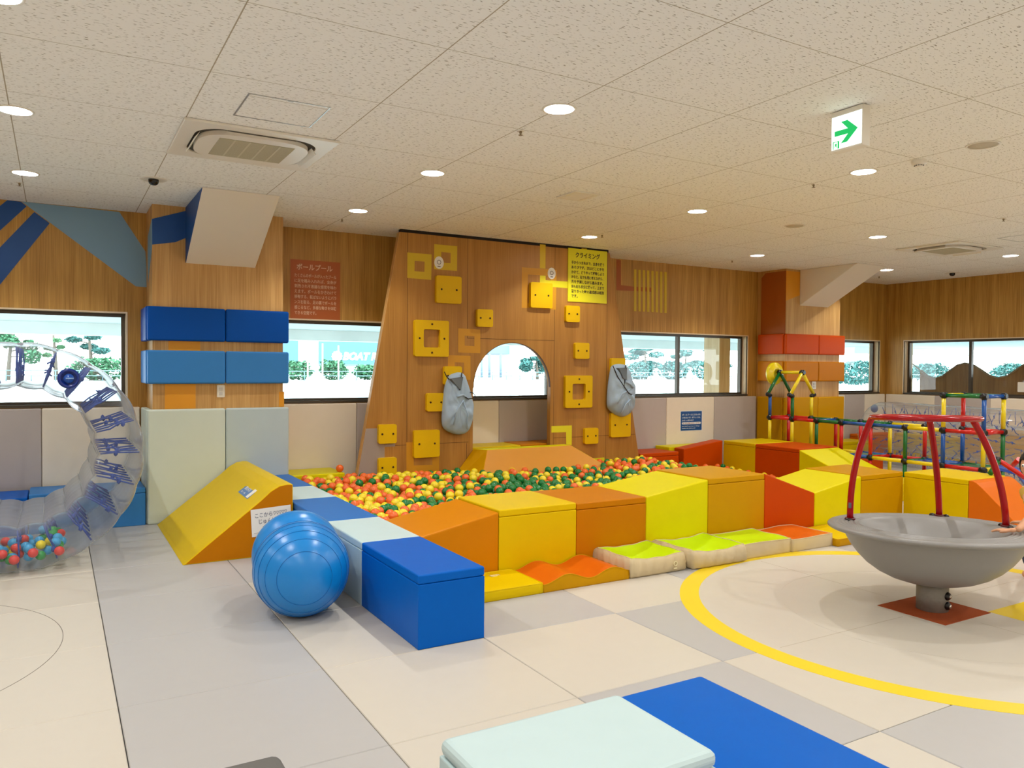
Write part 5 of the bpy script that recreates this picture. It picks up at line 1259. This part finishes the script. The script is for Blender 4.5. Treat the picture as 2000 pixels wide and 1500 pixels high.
# building with the blue sign wall
Yb = 104
bl = thing('boat_race_building', (gx(660, Yb), Yb, -.15), 'long white building with a light blue wall lettered BOAT RACE across the water', 'building')
zA = ay(650, 712, Yb).z; zB = ay(650, 655, Yb).z
xs = gx(540, Yb); xe = gx(905, Yb)
mb = MB(); mb.box(xs, xe, Yb, Yb+8, -.2, zB+2.5); mb.build('wall', mat('building_white', 'f2f4f2', .8), bl)
M_BW = mat('building_blue', '4f80b2', .7)
for ua, ub in ((545, 582), (622, 880)):
    mb = MB(); mb.box(gx(ua, Yb), gx(ub, Yb), Yb-.1, Yb, zA, zB+.6); mb.build('blue_wall_panel', M_BW, bl)
mb = MB(); mb.box(gx(622, Yb), gx(880, Yb), Yb-.16, Yb-.1, zA-.2, zA+.05); mb.build('band', mat('band_grey', '6c7c84', .7), bl)
ce = ay(657.5, 696, Yb); s_ = ay(668, 696, Yb).x-ce.x
mb = MB(); rl = []
for k in range(48): r = s_*(1 if k % 4 < 2 else .9); a = 2*PI*k/48; rl.append((ce.x+r*math.cos(a), ce.z+r*math.sin(a)))
M_BT = mat('building_lettering', 'ffffff', .6); mb.prism([rl], FXZ, Yb-.2, Yb-.1); mb.build('round_emblem', M_BT, bl)
x_t = ay(669, 700, Yb).x; x_e = ay(772, 700, Yb).x
text('BOAT RACE', M_BT, bl, (x_t, Yb-.12, ay(700, 704, Yb).z), WRD, ZUP, width=x_e-x_t, height=ay(700, 688, Yb).z-ay(700, 704, Yb).z, name='lettering', bold=.05, shear=.25, depth=.05)
for k, u in enumerate((601, 630, 661)):
    p = gx(u, 86.5); mb = MB(); mb.tube([(p, 86.5, -.2), (p, 86.5, 4.2-.2*k)], .08, 8); tag(mb.build('flag_pole', mat('pole_white', 'f2f4f4', .5)), 'thin white pole on the far bank below the blue wall, '+('left', 'middle', 'right')[k]+' of three', 'pole')
st = thing('grandstand', (gx(985, 110), 110, -.15), 'pale stand building seen through the arch across the water', 'building')
mb = MB(); mb.box(gx(930, 110), gx(1000, 110), 110, 118, 3.6, 5.0); mb.build('roof_band', mat('stand_grey', '6f8698', .7), st)
mb = MB(); mb.box(gx(995, 110), gx(1000, 110), 109, 118, -.2, 9); mb.build('pylon', mat('building_white', 'f2f4f2', .8), st)
for u in (938, 953, 975, 998):
    mb = MB(); mb.tube([(gx(u, 110), 109.5, -.2), (gx(u, 110), 109.5, 3.6)], .2, 8); mb.build('pillar', mat('stand_grey', '6f8698', .7), st)
# timber pillar and wavy board outside the right part
pa, pb = ay(1405, 700, 9.3).x, ay(1426, 700, 9.3).x
mb = MB(); mb.box(pa, pb, 9.3, 9.65, -1.1, 2.28); tag(mb.build('timber_pillar', wood('timber_clad', 'c9a476', 'e4c89a')), 'timber-clad pillar outside the window left of the right column', 'pillar')
wx = X1+.62
wv = [(1757, 706), (1770, 705), (1782, 710), (1797, 722), (1812, 734), (1826, 739), (1840, 735), (1855, 724), (1870, 713), (1885, 709), (1900, 712), (1916, 722), (1932, 733), (1950, 738), (1968, 734), (1985, 722), (2000, 712), (2030, 705), (2060, 712)]
top = [(ax(u, v, wx).y, ax(u, v, wx).z) for u, v in wv]
L1 = [(y, z) for y, z in top]
n3 = 3
mb = MB(); mb.prism([[(y, z) for y, z in L1[3:]] + [(L1[-1][0], .3), (L1[3][0], .3)]], FYZ, wx, wx+.05)
tag(mb.build('wavy_board', M_PINE), 'knotty pine board with a wave-cut top edge outside the right wall window', 'board')
mb = MB(); mb.prism([[(L1[0][0], .3), (L1[0][0], L1[0][1]), (L1[1][0], L1[1][1]), (L1[1][0], .3)]], FYZ, wx, wx+.06)
tag(mb.build('board_post', M_PINE), 'dark pine post at the left end of the wavy board outside the right window', 'post')
mb = MB(); mb.tube([(wx-.01, y, z) for y, z in L1], .012, 8); tag(mb.build('board_capping', mat('board_cap', '8a7a60', .5)), 'rounded capping strip following the wavy top of the pine board', 'capping')
mb = MB(); p = ax(1990, 748, X1+.12); q_ = ax(2010, 766, X1+.12); mb.prism([rrect(min(p.y, q_.y), max(p.y, q_.y), 1.18, 1.33, .01)], FYZ, X1+.085, X1+.1); tag(mb.build('window_label', M_METALW), 'small white label on the right wall window at the frame edge', 'label')
